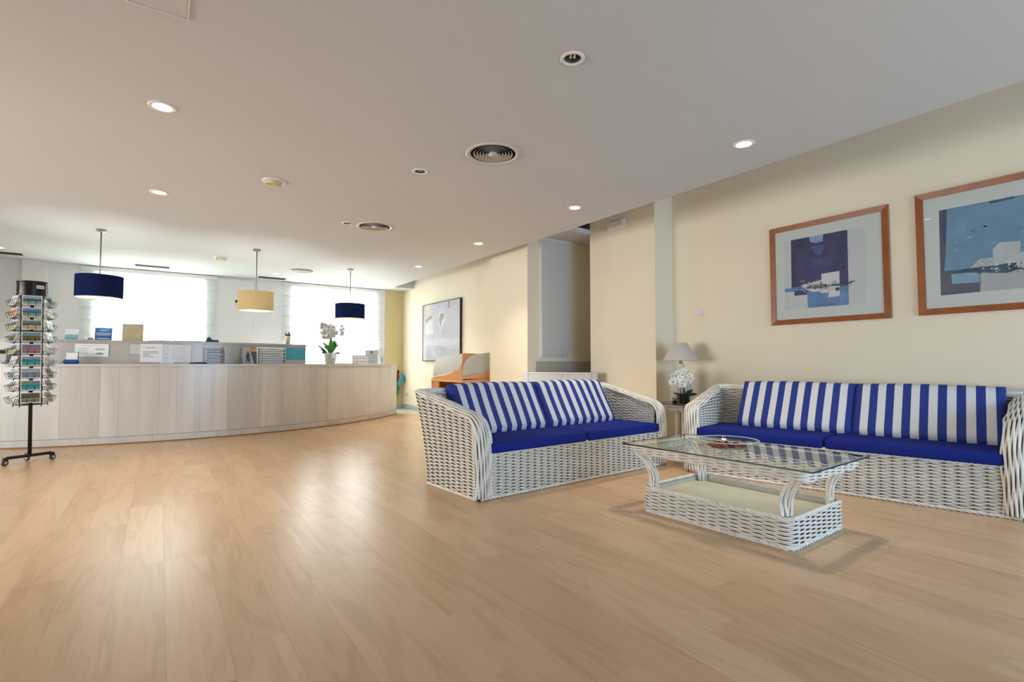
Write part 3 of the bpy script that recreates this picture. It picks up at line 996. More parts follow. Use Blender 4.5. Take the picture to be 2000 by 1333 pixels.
t, w, h = panel_sign(188.5, 214, 640.5, RL, ZU, 'blue sign with a pale sky picture standing on the grey ledge', None)
leaning(MB(), w, h, .006, .1).build('board', mat('blue_sign', (.03, .12, .33), .35), t)
m = MB(); lean_strip(m, w, h, .08, .92, .38, .62, .1); m.build('haze_band', mat('sea_haze', (.25, .36, .46), .5), t)
m = MB(); lean_strip(m, w, h, .05, .95, .64, .93, .1); m.build('sky_band', mat('sign_sky', (.05, .17, .45), .5), t)
m = MB(); lean_strip(m, w, h, .12, .88, .10, .17, .1, -.0014); lean_strip(m, w, h, .3, .7, .76, .82, .1, -.0014); lean_strip(m, w, h, .7, .8, .84, .9, .1, -.0014); m.build('print', mat('pale_blue_ink', (.55, .68, .8), .6), t)
MB().cbox((-w / 2, .0, 0), (w / 2, .06, .004), .001).build('foot', M_acryl, t)

t, w, h = panel_sign(243.5, 274, 633, RL, ZU, 'beige sign with a text column standing on the grey ledge', None)
leaning(MB(), w, h, .006, .06).build('board', mat('beige_sign', (.46, .40, .29), .5), t)
m = MB(); lean_strip(m, w, h, .10, .90, .05, .80, .06); m.build('panel', mat('beige_sign_panel', (.55, .45, .27), .5), t)
m = MB()
for k in range(8): lean_strip(m, w, h, .2, .5 + .35 * random.random(), .16 + .075 * k, .18 + .075 * k, .06, -.0014)
m.build('print', mat('olive_ink', (.32, .26, .14), .7), t)
MB().cbox((-w / 2, .0, 0), (w / 2, .05, .004), .001).build('foot', M_acryl, t)

for (pa, pb, lab, hgt) in [(296, 340, 'dark flat document tray on the ledge right of the beige sign', .010), (345, 396, 'thin dark folder lying on the ledge left of the black tape dispenser', .012)]:
    t = at_arc('document_folder', lab, 'folder', (pa + pb) / 2, RL, ZU)
    s = pw((pa + pb) / 2, RL) * (pb - pa) / 2 / .9
    MB().cbox((-s, -.05, 0), (s, .12, hgt * .6), .002).build('cover', mat('folder_grey', (.10, .11, .12), .5), t)
    MB().cbox((-s * .96, -.045, hgt * .6), (s * .7, .11, hgt), .002).build('sheets', mat('folder_sheets', (.35, .36, .37), .6), t)

t = at_arc('tape_dispenser', 'black tape dispenser at the middle of the grey ledge', 'dispenser', 413, RL, ZU)
b = MB(); b.add([(x, y, z) for y in (-.03, .03) for x, z in ((-.085, 0), (.09, 0), (.09, .03), (.04, .036), (.0, .04), (-.02, .062), (-.055, .055), (-.08, .02))],
               [tuple(range(8)), tuple(range(15, 7, -1))] + [(i, 8 + i, 8 + (i + 1) % 8, (i + 1) % 8) for i in range(8)])
b.build('body', M_black, t)
MB().lathe([(.012, -.012), (.032, -.012), (.032, .012), (.012, .012)], 18, close=True, M=T(-.035, 0, .045) @ np.array(Matrix.Rotation(PI / 2, 4, 'X'))).build('tape_roll', mat('dark_tape', (.05, .055, .05), .4), t)
MB().cbox((.07, -.022, .028), (.088, .022, .038), .002).build('cutter', M_blackm, t)

t = at_arc('travel_tumbler', 'beige travel tumbler with a black lid at the right end of the ledge', 'tumbler', 562, 4.58, ZU)
MB().lathe([(.030, 0), (.032, .004), (.040, .13), (.041, .142)], 20).build('cup', mat('tumbler_beige', (.60, .50, .36), .3, metal=.4), t, auto=.6)
MB().lathe([(.043, .142), (.043, .165), (.036, .172), (.0, .174)], 20).build('lid', M_black, t, auto=.6)
MB().lathe([(.011, .172), (.012, .20), (.008, .206), (0, .206)], 12, (.018, 0, 0)).build('spout', M_black, t, auto=.6)
MB().tube([(-.036, 0, .15), (-.052, 0, .165), (-.045, 0, .188), (-.02, 0, .19)], .006, 8).build('handle_loop', M_black, t, smooth=True)

t = thing('wall_sensor', 'small dark wall sensor beside the cream pendant', 'sensor', (1.245, YB - .022, 2.24))
MB().cbox((-.028, -.03, .0), (.028, 0, .04), .006).build('bracket', M_wplast, t)
MB().lathe([(0, -.02), (.026, -.012), (.03, .0), (.026, .012), (0, .02)], 14, M=T(.008, -.045, .075) @ np.array(Matrix.Rotation(PI / 2, 4, 'X'))).build('lens', M_black, t, smooth=True)

# ---- things on the lower worktop
RW = 4.86
t = at_arc('card_holder', 'blue card holder with white cards on the counter', 'card holder', 138.5, RW, 1.05)
MB().cbox((-.088, -.035, 0), (.088, .035, .058), .022).build('base', mat('holder_blue', (.02, .07, .32), .3), t)
leaning(MB(), .13, .155, .004, .15, .018).build('back_plate', mat('holder_dark', (.04, .06, .14), .4), t)
leaning(MB(), .122, .150, .010, .15, .003).build('cards', M_paper, t)
t = at_arc('paperweight', 'small rounded white paperweight on the counter beside the postcard rack', 'paperweight', 111, RW, 1.05)
MB().lathe([(.0, 0), (.045, 0), (.048, .008), (.035, .018), (0, .022)], 20).build('shell', M_wplast, t, smooth=True)
t = at_arc('pen_tray', 'black pen tray with blue pens on the counter', 'tray', 388, RW, 1.05)
b = MB(); b.cbox((-.10, -.04, 0), (.10, .04, .006), .002); b.cbox((-.10, -.04, .006), (.10, -.034, .022), .001); b.cbox((-.10, .034, .006), (.10, .04, .022), .001); b.cbox((-.10, -.034, .006), (-.094, .034, .022), .001); b.cbox((.094, -.034, .006), (.10, .034, .022), .001)
b.build('tray', M_black, t)
for k, c in enumerate(((.02, .03, .2), (.02, .03, .2), (.6, .6, .62))):
    MB().tube([(-.08, -.02 + .018 * k, .014 + .004 * (k % 2)), (.075, -.022 + .02 * k, .024)], .005, 8).build('pen', mat('pen_%d' % k, c, .3), t, smooth=True)

t = at_arc('letter_tray', 'stack of grey plastic letter trays on the counter', 'letter tray', 420, 4.80, 1.05)
for k in range(6):
    z = .028 + .044 * k if k else .006
    z = .004 + .043 * k
    b = MB(); b.cbox((-.125, -.07, z), (.125, .10, z + .004), .0015); b.cbox((-.125, -.066, z + .004), (-.119, .10, z + .03), .001); b.cbox((.119, -.066, z + .004), (.125, .10, z + .03), .001)
    b.build('shelf', mat('tray_grey', (.55, .56, .56), .25), t)
    if k < 5:
        MB().cbox((-.10, -.06, z + .005), (.085 - .02 * (k % 3), .09, z + .010 + .004 * (k % 2)), .001).build('papers', M_paper, t)
for sx in (-.121, .121):
    b = MB(); b.cbox((sx - .004, -.05, 0), (sx + .004, -.04, .255), .001); b.cbox((sx - .004, .08, 0), (sx + .004, .09, .255), .001)
    b.build('post', mat('tray_grey', (.55, .56, .56), .25), t)

t = at_arc('plastic_sleeve', 'shiny clear plastic leaflet holder left of the magazine', 'holder', 466, 4.84, 1.05)
leaning(MB(), .15, .10, .003, .1).build('back_plate', M_acryl, t); leaning(MB(), .15, .05, .003, .1, -.02).build('pocket', M_acryl, t); MB().cbox((-.075, -.02, 0), (.075, .003, .003), .001).build('foot', M_acryl, t)

# magazine: dark figure and guitar like shapes on the cover
t, w, h = panel_sign(480, 508, 679, 4.82, 1.05, 'magazine with a grey figure and orange block on its cover, on the counter', None, name='magazine', cat='magazine')
leaning(MB(), w, h, .012, .06).build('cover', mat('magazine_grey', (.42, .42, .43), .4), t)
def poly_on(t, name, w, h, pts, m, lean=.06, y0=-.0012):
    MB().add([(w * (a - .5), y0 + lean * h * b_, h * b_) for a, b_ in pts], [tuple(range(len(pts)))]).build(name, m, t)
poly_on(t, 'dark_block', w, h, [(.36, .97), (.98, .97), (.98, .03), (.55, .03), (.42, .6)], mat('magazine_dark', (.07, .08, .10), .4))
poly_on(t, 'orange_block', w, h, [(.38, .93), (.78, .93), (.78, .74), (.42, .74)], mat('magazine_orange', (.62, .32, .12), .4), y0=-.0018)
poly_on(t, 'red_block', w, h, [(.79, .93), (.97, .93), (.97, .66), (.79, .74)], mat('magazine_red', (.36, .09, .14), .4), y0=-.0018)
poly_on(t, 'figure', w, h, [(.16, .05), (.22, .05), (.24, .28), (.32, .05), (.38, .05), (.34, .4), (.36, .55), (.3, .64), (.3, .74), (.24, .74), (.22, .62), (.16, .5), (.2, .3)], mat('magazine_figure', (.06, .06, .07), .4), y0=-.0018)
poly_on(t, 'pale_shape', w, h, [(.68, .3), (.78, .32), (.82, .45), (.80, .68), (.76, .68), (.77, .5), (.70, .42)], mat('magazine_pale', (.6, .62, .66), .4), y0=-.0018)
t, w, h = panel_sign(511.5, 547, 678, 4.82, 1.05, 'stack of white brochures in a rack on the counter', None, name='brochure_rack', cat='brochures')
leaning(MB(), w, h, .004, .04, .07).build('back_plate', M_wplast, t)
for s in (-1, 1):
    MB().cbox((s * w / 2 - .003, -.03, 0), (s * w / 2 + .003, .075, h * .96), .001).build('side', M_wplast, t)
for k in range(9):
    z = .003 + k * (h - .02) / 9
    MB().cbox((-w * .47, -.030 + .004 * (k % 3), z), (w * .47, .06, z + .004), .001).build('shelf', mat('rack_dark', (.10, .11, .14), .5), t)
    MB().cbox((-w * .46, -.036 + .004 * (k % 3), z + .0045), (w * (.46 - .04 * (k % 2)), .055, z + .0215), .004).build('brochure', M_paper, t)

t = at_arc('orchid_pot', 'tall white orchid in a pale pot on the counter', 'orchid', 645, 4.78, 1.05, -0.6)


def ellip_leaf(mb, base, dirv, up, L, Wd, curl=0.25, n=7, mi=0):
    dirv = np.array(dirv, float); dirv /= np.linalg.norm(dirv); up = np.array(up, float)
    side = np.cross(dirv, up); side /= np.linalg.norm(side); nn = np.cross(side, dirv)
    P = np.zeros((n, 3, 3))
    for i in range(n):
        s = i / (n - 1)
        wd = Wd * math.sin(PI * min(1, max(0.02, s * .93 + .05))) ** .7
        c = np.array(base) + dirv * L * s + nn * (L * curl * (s - s * s * 1.6))
        for j, k in enumerate((-1, 0, 1)): P[i, j] = c + side * wd * .5 * k + nn * (abs(k) * wd * .18)
    return mb.grid(P, mi)


def flower_mesh(name, s, mats):
    m = MB()
    def petal(a, L, Wd, z, tilt):
        d = np.array([math.cos(a), 0, math.sin(a)])
        n = 5
        P = np.zeros((n, 3, 3)); side = np.array([-math.sin(a), 0, math.cos(a)])
        for i in range(n):
            q = i / (n - 1); wd = Wd * math.sin(PI * (0.12 + .84 * q)) ** .8
            c = d * L * q + np.array([0, -z - tilt * math.sin(q * PI * .6), 0])
            for j, k in enumerate((-1, 0, 1)): P[i, j] = c + side * wd * .5 * k + np.array([0, .05 * s * (abs(k)), 0])
        m.grid(P, 0)
    for a in (PI / 2, PI * 7 / 6, -PI / 6): petal(a, s, s * .62, 0, .12 * s)
    for a in (0.25, PI - 0.25): petal(a, s * 1.05, s * .95, .04 * s, .2 * s)
    m.lathe([(0, 0), (.14 * s, .05 * s), (.16 * s, .18 * s), (0, .3 * s)], 7, M=np.array(Matrix.Rotation(PI / 2, 4, 'X')), mi=1)
    return m.mesh(name, mats, True)


me_fl = flower_mesh('flower', .042, [M_petal, M_lip])
me_flg = flower_mesh('flower', .052, [M_petalg, M_lip])


def place_flower(parent, me, p, yaw, pit, s=1):
    o = obj('flower', me, parent, p); o.rotation_euler = (pit, 0, yaw); o.scale = (s, s, s)
    return o


MB().lathe([(.078, 0), (.082, .004), (.105, .175), (.112, .18), (.112, .195), (.098, .195), (.094, .16), (0, .155)], 26).build('pot', mat('pale_green_glaze', (.55, .57, .44), .3, var=.06, scale=8), t, auto=.6)
MB().lathe([(0, .16), (.094, .16)], 20).build('soil', mat('bark', (.12, .09, .06), .9), t)
b = MB()
for k, (a, L, cu) in enumerate(((.3, .27, .4), (1.6, .29, .25), (2.3, .26, .3), (.9, .24, .2), (2.9, .22, .5), (1.2, .26, .15))):
    lf = MB(); ellip_leaf(lf, (.02 * math.cos(a), 0.0, .17), (.55 * math.cos(a), .35 * math.sin(3 * a), .9), (-math.cos(a), -.8, .3), L, .10, cu); lf.build('leaf', M_leaf, t, smooth=True)
for k, (dx, dz, L) in enumerate(((-.9, .75, .26), (-.85, .5, .17), (-.8, .25, .12), (.9, .12, .13), (.9, .3, .09), (-.6, .1, .12))):
    lf = MB(); ellip_leaf(lf, (-.04 if dx < 0 else .05, -.02, .18), (dx, -.15, dz), (0, -1, .2), L, .032, .1); lf.build('dry_leaf', M_leafd, t, smooth=True)
lf = MB(); lf.cbox((.0, -.118, .10), (.085, -.112, .19), .003); lf.build('tag', M_paper, t)
for k, (sx, top, ln) in enumerate(((-.11, (-.13, 0, .58), .0), (-.02, (.0, .02, .62), .0), (.12, (.19, .0, .60), 0))):
    pth = [(sx * .2, 0, .16), (sx * .7, 0, .33), (top[0], top[1], .48), (top[0] + (.03 if sx < .1 else -.015), top[1], top[2]), (top[0] + (.07 if sx < .1 else -.03), top[1] - .02, top[2] + .04)]
    pp = np.array(pth); q = np.linspace(0, 4, 17); sp = np.c_[[np.interp(q, range(5), pp[:, i]) for i in range(3)]].T
    MB().tube(sp, .0045, 6).build('flower_stem', M_stem, t, smooth=True)
random.seed(11)
for k in range(34):
    cx_ = random.choice([-.12, -.07, -.02, .02, .07, .06, -.04]); p = (cx_ + random.uniform(-.03, .03), random.uniform(-.06, .05), random.uniform(.45, .70))
    place_flower(t, me_flg, p, random.uniform(-.7, .7), random.uniform(-.5, .3), random.uniform(.85, 1.15))
for p in ((.19, -.02, .52), (.2, -.01, .56), (.175, -.03, .60), (.21, 0, .63), (.19, .0, .67)):
    place_flower(t, me_flg, p, random.uniform(-.9, .9), -.2, .8)

t = at_arc('leaflet_pile', 'flat pile of papers on the counter right of the orchid', 'papers', 676, 4.76, 1.05, -.75)
MB().cbox((-.20, -.10, 0), (.20, .10, .008), .002).build('folder', mat('folder_grey', (.10, .11, .12), .5), t)
MB().cbox((-.18, -.09, .0085), (.19, .085, .014), .002).build('papers', M_paper, t)
t = at_arc('key_box', 'white box printed with two rows of small dark icons on the counter', 'box', 703, 4.80, 1.05, -.85)
MB().cbox((-.145, -.05, 0), (.145, .05, .165), .004).build('body', M_paper, t)
MB().cbox((-.145, -.0525, .152), (.145, -.0505, .165), .001).build('band', mat('band_grey', (.3, .3, .33), .6), t)
ic = MB()
for r_ in range(2):
    for k in range(5):
        X = -.112 + .056 * k; Z = .045 + .062 * r_
        ic.add([(X - .012, -.051, Z - .008), (X + .012, -.051, Z - .008), (X + .010, -.051, Z + .006), (X, -.051, Z + .011), (X - .012, -.051, Z + .004)], [(0, 1, 2, 3, 4)])
ic.build('icons', M_ink, t)
t, w, h = panel_sign(714.5, 737, 684, 4.84, 1.05, 'pale grey sign with a round emblem at the right end of the counter', None)
t.rotation_euler.z -= .85
w *= .55
leaning(MB(), w, h, .005, .08).build('board', mat('pale_grey_card', (.60, .60, .60), .5), t)
m = MB(); m.lathe([(0, 0), (.025, 0), (.025, .001), (0, .001)], 18, M=T(0, .08 * h * .84 - .0015, h * .84) @ np.array(Matrix.Rotation(PI / 2 - .08, 4, 'X'))); m.build('emblem', M_ink, t)
m = MB()
for x0, x1, zz in ((.35, .65, .72), (.2, .82, .60), (.12, .88, .42), (.3, .7, .26), (.15, .85, .14)): lean_strip(m, w, h, x0, x1, zz - .012, zz + .012, .08, -.0012)
m.build('print', M_ink, t)
MB().cbox((-w / 2, 0, 0), (w / 2, .05, .004), .001).build('foot', M_acryl, t)
t = at_arc('glass_ornament', 'small clear vase with thin wiry twigs at the right end of the counter', 'vase', 746, 4.86, 1.05, -.9)
MB().shell([(.035, 0), (.04, .01), (.045, .12), (.05, .14)], 18).build('vase', M_crystal, t, smooth=True)
for k in range(7):
    a = 2 * PI * k / 7; random.seed(k)
    MB().tube([(0, 0, .01), (.03 * math.cos(a), .03 * math.sin(a), .14), (.08 * math.cos(a), .08 * math.sin(a), .22 + .06 * random.random()), (.06 * math.cos(a + 1), .06 * math.sin(a + 1), .30 + .05 * random.random())], .0025, 5).build('twig', mat('twig_grey', (.34, .34, .33), .6), t, smooth=True)

t = at_arc('counter_monitor', 'small grey screen edge on the counter at the far left of the picture', 'screen', 2, 4.80, 1.05)
MB().cbox((-.10, -.01, .02), (.06, .012, .19), .003).build('bezel', mat('screen_grey', (.45, .46, .48), .4), t); MB().cbox((-.04, -.03, 0), (.03, .05, .02), .003).build('foot', M_wplast, t)
MB().cbox((-.09, -.0125, .13), (.05, -.0105, .18), .001).build('display', M_dark, t)


# ================================================================== POSTCARD RACK
RX, RY = -1.118, 7.47
rk = thing('card_rack', 'black wire spinner rack of postcards on castors at the left', 'rack', (RX, RY, 0), math.atan2(-RX, RY))
rk.rotation_euler = (0, -.017, rk.rotation_euler.z)      # it leans a little
# local -y looks at the camera
MB().tube([(0, 0, .075), (0, 0, 1.80)], .017, 12).build('pole', M_blackm, rk, smooth=True)
for a in (math.radians(196), math.radians(20), math.radians(96)):
    c, s = math.cos(a), math.sin(a)
    b = MB(); b.cbox((0.0, -.018, .065), (.185, .018, .095), .004, M=Rz(a)); b.build('base_arm', M_blackm, rk)
    w_ = MB(); w_.lathe([(0, -.012), (.030, -.012), (.034, -.006), (.034, .006), (.030, .012), (0, .012)], 18, M=Rz(a) @ T(.195, 0, .034) @ Rz(.5) @ np.array(Matrix.Rotation(PI / 2, 4, 'X')))
    wo = w_.build('castor', mat('castor_rubber', (.05, .05, .05), .35), rk, auto=.5)
    h_ = MB(); h_.lathe([(0, -.0135), (.016, -.0135), (.016, .0135), (0, .0135)], 14, M=Rz(a) @ T(.195, 0, .034) @ Rz(.5) @ np.array(Matrix.Rotation(PI / 2, 4, 'X'))); h_.build('hub', M_chrome, wo)
    f_ = MB(); f_.cbox((.17, -.022, .05), (.21, .022, .085), .006, M=Rz(a)); f_.build('fork', M_blackm, wo)
# drum on top
MB().lathe([(.0, 1.775), (.130, 1.775), (.130, 1.79), (.126, 1.795), (.126, 1.915), (.130, 1.92), (.130, 1.93), (.115, 1.93), (.11, 1.90), (0, 1.90)], 40).build('drum', mat('glossy_black', (.01, .01, .011), .18), rk, auto=.5)
lb = MB()
P = np.zeros((5, 2, 3))
for i in range(5):
    a = math.radians(-90 + 14 + i * 8)
    for j, z in ((0, 1.85), (1, 1.885)): P[i, j] = (.1272 * math.cos(a), .1272 * math.sin(a), z)
lb.grid(P); lo = lb.build('drum_label', M_paper, rk)
lb = MB()
for k in range(7):
    a = math.radians(-90 + 17 + k * 3.7); r_ = .1277
    lb.add([(r_ * math.cos(a), r_ * math.sin(a), 1.862), (r_ * math.cos(a + .03), r_ * math.sin(a + .03), 1.862), (r_ * math.cos(a + .03), r_ * math.sin(a + .03), 1.875), (r_ * math.cos(a), r_ * math.sin(a), 1.875)], [(0, 1, 2, 3)])
lb.build('print', M_ink, lo)
NT = 9; ZTOP = 1.765; TP = 0.1275
NS = 5
SW = .166     # card width
HR = .116     # apothem of the five sided frame
for k in range(NS):
    a = -PI / 2 + (k + .5) * 2 * PI / NS
    r_ = HR / math.cos(PI / NS)
    MB().tube([(r_ * math.cos(a), r_ * math.sin(a), .60), (r_ * math.cos(a), r_ * math.sin(a), 1.775)], .0045, 6).build('upright', M_blackm, rk)
for z in (.62, 1.0, 1.4, 1.765):
    b = MB()
    pts = [((HR / math.cos(PI / NS)) * math.cos(-PI / 2 + (k + .5) * 2 * PI / NS), (HR / math.cos(PI / NS)) * math.sin(-PI / 2 + (k + .5) * 2 * PI / NS), z) for k in range(NS + 1)]
    for i in range(NS): b.tube([pts[i], pts[i + 1]], .003, 5)
    for i in range(NS): b.tube([(0, 0, z), pts[i]], .003, 5)
    b.build('ring', M_blackm, rk)


def pocket_mesh():
    """wire pocket: lies in local xz, -y outwards; leaning cards stand in it"""
    b = MB(); w = SW / 2 + .004
    for x in (-w, -w * .33, w * .33, w):
        b.tube([(x, 0.0, .03), (x, -.004, -.002), (x, -.045, -.002), (x, -.066, .055)], .0022, 5)
    b.tube([(-w, -.066, .055), (w, -.066, .055)], .0022, 5); b.tube([(-w, -.045, -.002), (w, -.045, -.002)], .0022, 5); b.tube([(-w, 0, .03), (w, 0, .03)], .0022, 5)
    b.tube([(-w, -.066, .055), (-w, -.01, .075), (-w, 0, .09)], .0022, 5); b.tube([(w, -.066, .055), (w, -.01, .075), (w, 0, .09)], .0022, 5)
    return b.mesh('pocket', M_blackm)


me_pocket = pocket_mesh()


def card_mat(i, stops, noise=.25, sc=18):
    m = bpy.data.materials.new('postcard_print_%d' % i)
    nt, N, L, b = nodes_of(m)
    tc = N.new('ShaderNodeTexCoord'); sp = N.new('ShaderNodeSeparateXYZ'); L.new(tc.outputs['Object'], sp.inputs[0])
    nz = N.new('ShaderNodeTexNoise'); nz.inputs['Scale'].default_value = sc; nz.inputs['Detail'].default_value = 3
    mp = N.new('ShaderNodeMapping'); mp.inputs['Location'].default_value = (i * 3.1, i, 0); L.new(tc.outputs['Object'], mp.inputs[0]); L.new(mp.outputs[0], nz.inputs['Vector'])
    ma = N.new('ShaderNodeMath'); ma.operation = 'MULTIPLY_ADD'; ma.inputs[1].default_value = 1 / .110; L.new(sp.outputs[2], ma.inputs[0])
    mb_ = N.new('ShaderNodeMath'); mb_.operation = 'MULTIPLY_ADD'; mb_.inputs[1].default_value = noise; mb_.inputs[2].default_value = -noise / 2
    L.new(nz.outputs['Fac'], mb_.inputs[0]); L.new(mb_.outputs[0], ma.inputs[2])
    cr = N.new('ShaderNodeValToRGB'); E = cr.color_ramp.elements
    E[0].position = stops[0][0]; E[0].color = (*stops[0][1], 1); E[1].position = stops[-1][0]; E[1].color = (*stops[-1][1], 1)
    for p, c in stops[1:-1]: e = E.new(p); e.color = (*c, 1)
    L.new(ma.outputs[0], cr.inputs[0]); L.new(cr.outputs[0], b.inputs['Base Color'])
    b.inputs['Roughness'].default_value = .25
    return m


CM = [
    card_mat(0, [(.0, (.50, .46, .38)), (.3, (.30, .34, .22)), (.45, (.04, .20, .30)), (.62, (.03, .16, .34)), (.7, (.32, .42, .46)), (1, (.20, .34, .48))]),
    card_mat(1, [(.0, (.55, .48, .36)), (.3, (.22, .30, .16)), (.5, (.03, .26, .38)), (.68, (.10, .22, .40)), (1, (.35, .48, .60))]),
    card_mat(2, [(.0, (.35, .30, .18)), (.3, (.55, .50, .35)), (.5, (.10, .10, .08)), (.7, (.16, .20, .22)), (1, (.30, .34, .38))]),
    card_mat(3, [(.0, (.05, .07, .03)), (.35, (.12, .15, .06)), (.5, (.20, .18, .09)), (.65, (.18, .28, .36)), (1, (.12, .22, .34))]),
    card_mat(4, [(.0, (.10, .10, .14)), (.3, (.36, .16, .16)), (.5, (.38, .24, .26)), (.7, (.16, .18, .28)), (1, (.20, .22, .32))]),
    card_mat(5, [(.0, (.30, .32, .20)), (.25, (.02, .30, .34)), (.45, (.01, .36, .42)), (.62, (.04, .20, .28)), (.75, (.20, .30, .30)), (1, (.34, .44, .46))]),
    card_mat(6, [(.0, (.12, .18, .32)), (.35, (.14, .24, .42)), (.55, (.42, .28, .16)), (.7, (.40, .48, .55)), (1, (.12, .30, .52))], .5, 30),
    card_mat(7, [(.0, (.20, .24, .12)), (.3, (.01, .28, .38)), (.55, (.02, .32, .42)), (.7, (.20, .22, .12)), (1, (.16, .30, .42))]),
    card_mat(8, [(.0, (.05, .05, .05)), (.4, (.28, .28, .12)), (.55, (.07, .08, .07)), (1, (.10, .11, .13))]),
    card_mat(9, [(.0, (.50, .20, .14)), (.5, (.62, .26, .18)), (1, (.50, .18, .14))]),
    card_mat(10, [(.0, (.34, .36, .34)), (.5, (.56, .60, .60)), (1, (.45, .52, .55))]),
]
M_cardw = mat('card_border', (.80, .80, .76), .3)
me_card_cache = {}


def card_me(pm):
    if pm not in me_card_cache:
        b = MB(); b.box((-SW / 2 + .004, -.003, .0), (SW / 2 - .004, 0, .108), 0)
        w = SW / 2 - .012
        b.add([(-w, -.0034, .008), (w, -.0034, .008), (w, -.0034, .100), (-w, -.0034, .100)], [(0, 1, 2, 3)], 1)
        me_card_cache[pm] = b.mesh('postcard', [M_cardw, CM[pm]])
    return me_card_cache[pm]


front = [0, 1, 2, 3, 4, 5, 6, 7, 8]
left = [10, 9, 2, 3, 2, 10, 6, 2, 10]
right = [1, 6, 6, 7, 2, 10, 8, 2, 2]
ORD = ['top', 'second', 'third', 'fourth', 'fifth', 'sixth', 'seventh', 'eighth', 'bottom']
DESC = ['pale bay', 'blue coast', 'dark village', 'green hills', 'pink dusk', 'turquoise cove', 'two picture', 'turquoise beach', 'dark rocks']
rotz0 = rk.rotation_euler.z
for r_ in range(NT):
    z = ZTOP - .10 - TP * r_
    for side, cards in ((0, front), (-1, left), (1, right), (2, None), (-2, None)):
        al = side * 2 * PI / NS
        M = Matrix.Rotation(al, 4, 'Z')
        base = M @ Vector((0, -HR - .006, z))
        o = obj('pocket', me_pocket, rk, base); o.rotation_euler = (0, 0, al)
        if cards is None: continue
        c = obj('postcard', card_me(cards[r_]))
        off = Matrix.Translation((RX, RY, 0)) @ rk.rotation_euler.to_matrix().to_4x4() @ M
        jit = 0.0 if side == 0 else random.uniform(-.12, .12)
        c.matrix_world = off @ Matrix.Translation((0, -HR - .048, z + .002)) @ Matrix.Rotation(-.30, 4, 'X') @ Matrix.Rotation(jit, 4, 'Y')
        where = {0: 'front', -1: 'left', 1: 'right'}[side]
        if side == 0: lab = '%s postcard facing the viewer, %s tier of the wire rack' % (DESC[r_], ORD[r_])
        else: lab = 'postcard seen edge on, %s tier on the %s side of the wire rack' % (ORD[r_], where)
        if side == -1 and r_ == 1: lab = 'tilted red postcard, second tier on the left side of the wire rack'
        tag(c, lab, 'postcard', 'postcards in the wire rack')


# ================================================================== WALL DECORATION
def frame_bars(o_parent, Y0, Y1, Z0, Z1, wd, dp, m, x):
    """picture frame on a wall facing -X, four mitred bars"""
    out = [(Y0, Z0), (Y1, Z0), (Y1, Z1), (Y0, Z1)]
    inn = [(Y0 + wd, Z0 + wd), (Y1 - wd, Z0 + wd), (Y1 - wd, Z1 - wd), (Y0 + wd, Z1 - wd)]
    for i in range(4):
        j = (i + 1) % 4
        q = [out[i], out[j], inn[j], inn[i]]
        V = [(x, *p) for p in q] + [(x - dp, *p) for p in q]
        V[6] = (x - dp * .7, *q[2]); V[7] = (x - dp * .7, *q[3])
        MB().add(V, [(0, 1, 2, 3), (7, 6, 5, 4), (0, 4, 5, 1), (1, 5, 6, 2), (2, 6, 7, 3), (3, 7, 4, 0)]).build('frame_bar', m, o_parent)


def wall_picture(name, label, X, Y0, Y1, Z0, Z1, wd, mfr, dp=.03):
    t = thing(name, label, 'picture', (X, (Y0 + Y1) / 2, Z0))
    w = (Y1 - Y0) / 2; h = Z1 - Z0
    frame_bars(t, -w, w, 0, h, wd, dp, mfr, 0)
    MB().box((-.012, -w + wd * .8, wd * .8), (0, w - wd * .8, h - wd * .8)).build('mount', mat('picture_mount', (.66, .68, .65), .7), t)
    return t


def paint_poly(t, name, X, org, pxs, m, off, plane_x):
    """polygon given by its corners in the photo, laid on the print surface"""
    V = []
    for px, py in pxs:
        p = onx(px, py, plane_x); V.append((X - off, p[1] - org[1], p[2] - org[2]))
    b = MB(); b.add(V, [tuple(range(len(V)))])
    return b.build(name, m, t)


def paintm(name, c, var=.2, sc=9, stretch=(1, 1, 1), rough=.6):
    return mat(name, c, rough, var=var, scale=sc, stretch=stretch)


# print 1 (zoom factor 4.76 from 1460,380)
def z1p(*pts): return [(1460 + a / 4.76, 380 + b / 4.76) for a, b in pts]
c0 = onx(1501, 450, XW); c1 = onx(1730, 402, XW); cz0 = onx(1504, 637, XW)[2]
PY0, PY1, PZ0, PZ1 = 2.027, 3.185, 1.485, 2.579
t = wall_picture('framed_print', 'framed abstract print of a navy square with white and blue strokes, left of the two', XW, PY0, PY1, PZ0, PZ1, .055, M_frame)
org = np.array(t.location); PX = XW - .012
def pp(name, pts, m, off): paint_poly(t, name, -.012, org, z1p(*pts), m, off, PX)
pp('sheet', [(340, 437), (1092, 298), (1103, 1010), (350, 1078)], paintm('print_sheet', (.60, .61, .60), .02), .001)
pp('navy_field', [(404, 428), (928, 328), (940, 870), (700, 850), (411, 900)], paintm('print_navy', (.045, .045, .13), .35, 7), .002)
pp('navy_foot', [(411, 890), (700, 850), (700, 930), (556, 933), (437, 943), (435, 905)], paintm('print_navy2', (.05, .06, .14), .3, 9), .0022)
pp('blue_field', [(556, 900), (938, 840), (943, 1025), (562, 1056)], paintm('print_blue', (.12, .24, .47), .25, 8), .0024)
pp('blue_glow', [(600, 480), (720, 470), (690, 560), (650, 570), (615, 540)], paintm('print_blue2', (.08, .10, .28), .2, 9), .0026)
pp('blue_glow', [(560, 600), (760, 580), (800, 650), (700, 690), (600, 670)], paintm('print_blue3', (.06, .065, .2), .2, 9), .0026)
pp('blue_tab', [(574, 396), (704, 372), (700, 436), (640, 452), (582, 444)], paintm('print_tab', (.28, .38, .56), .25, 12), .003)
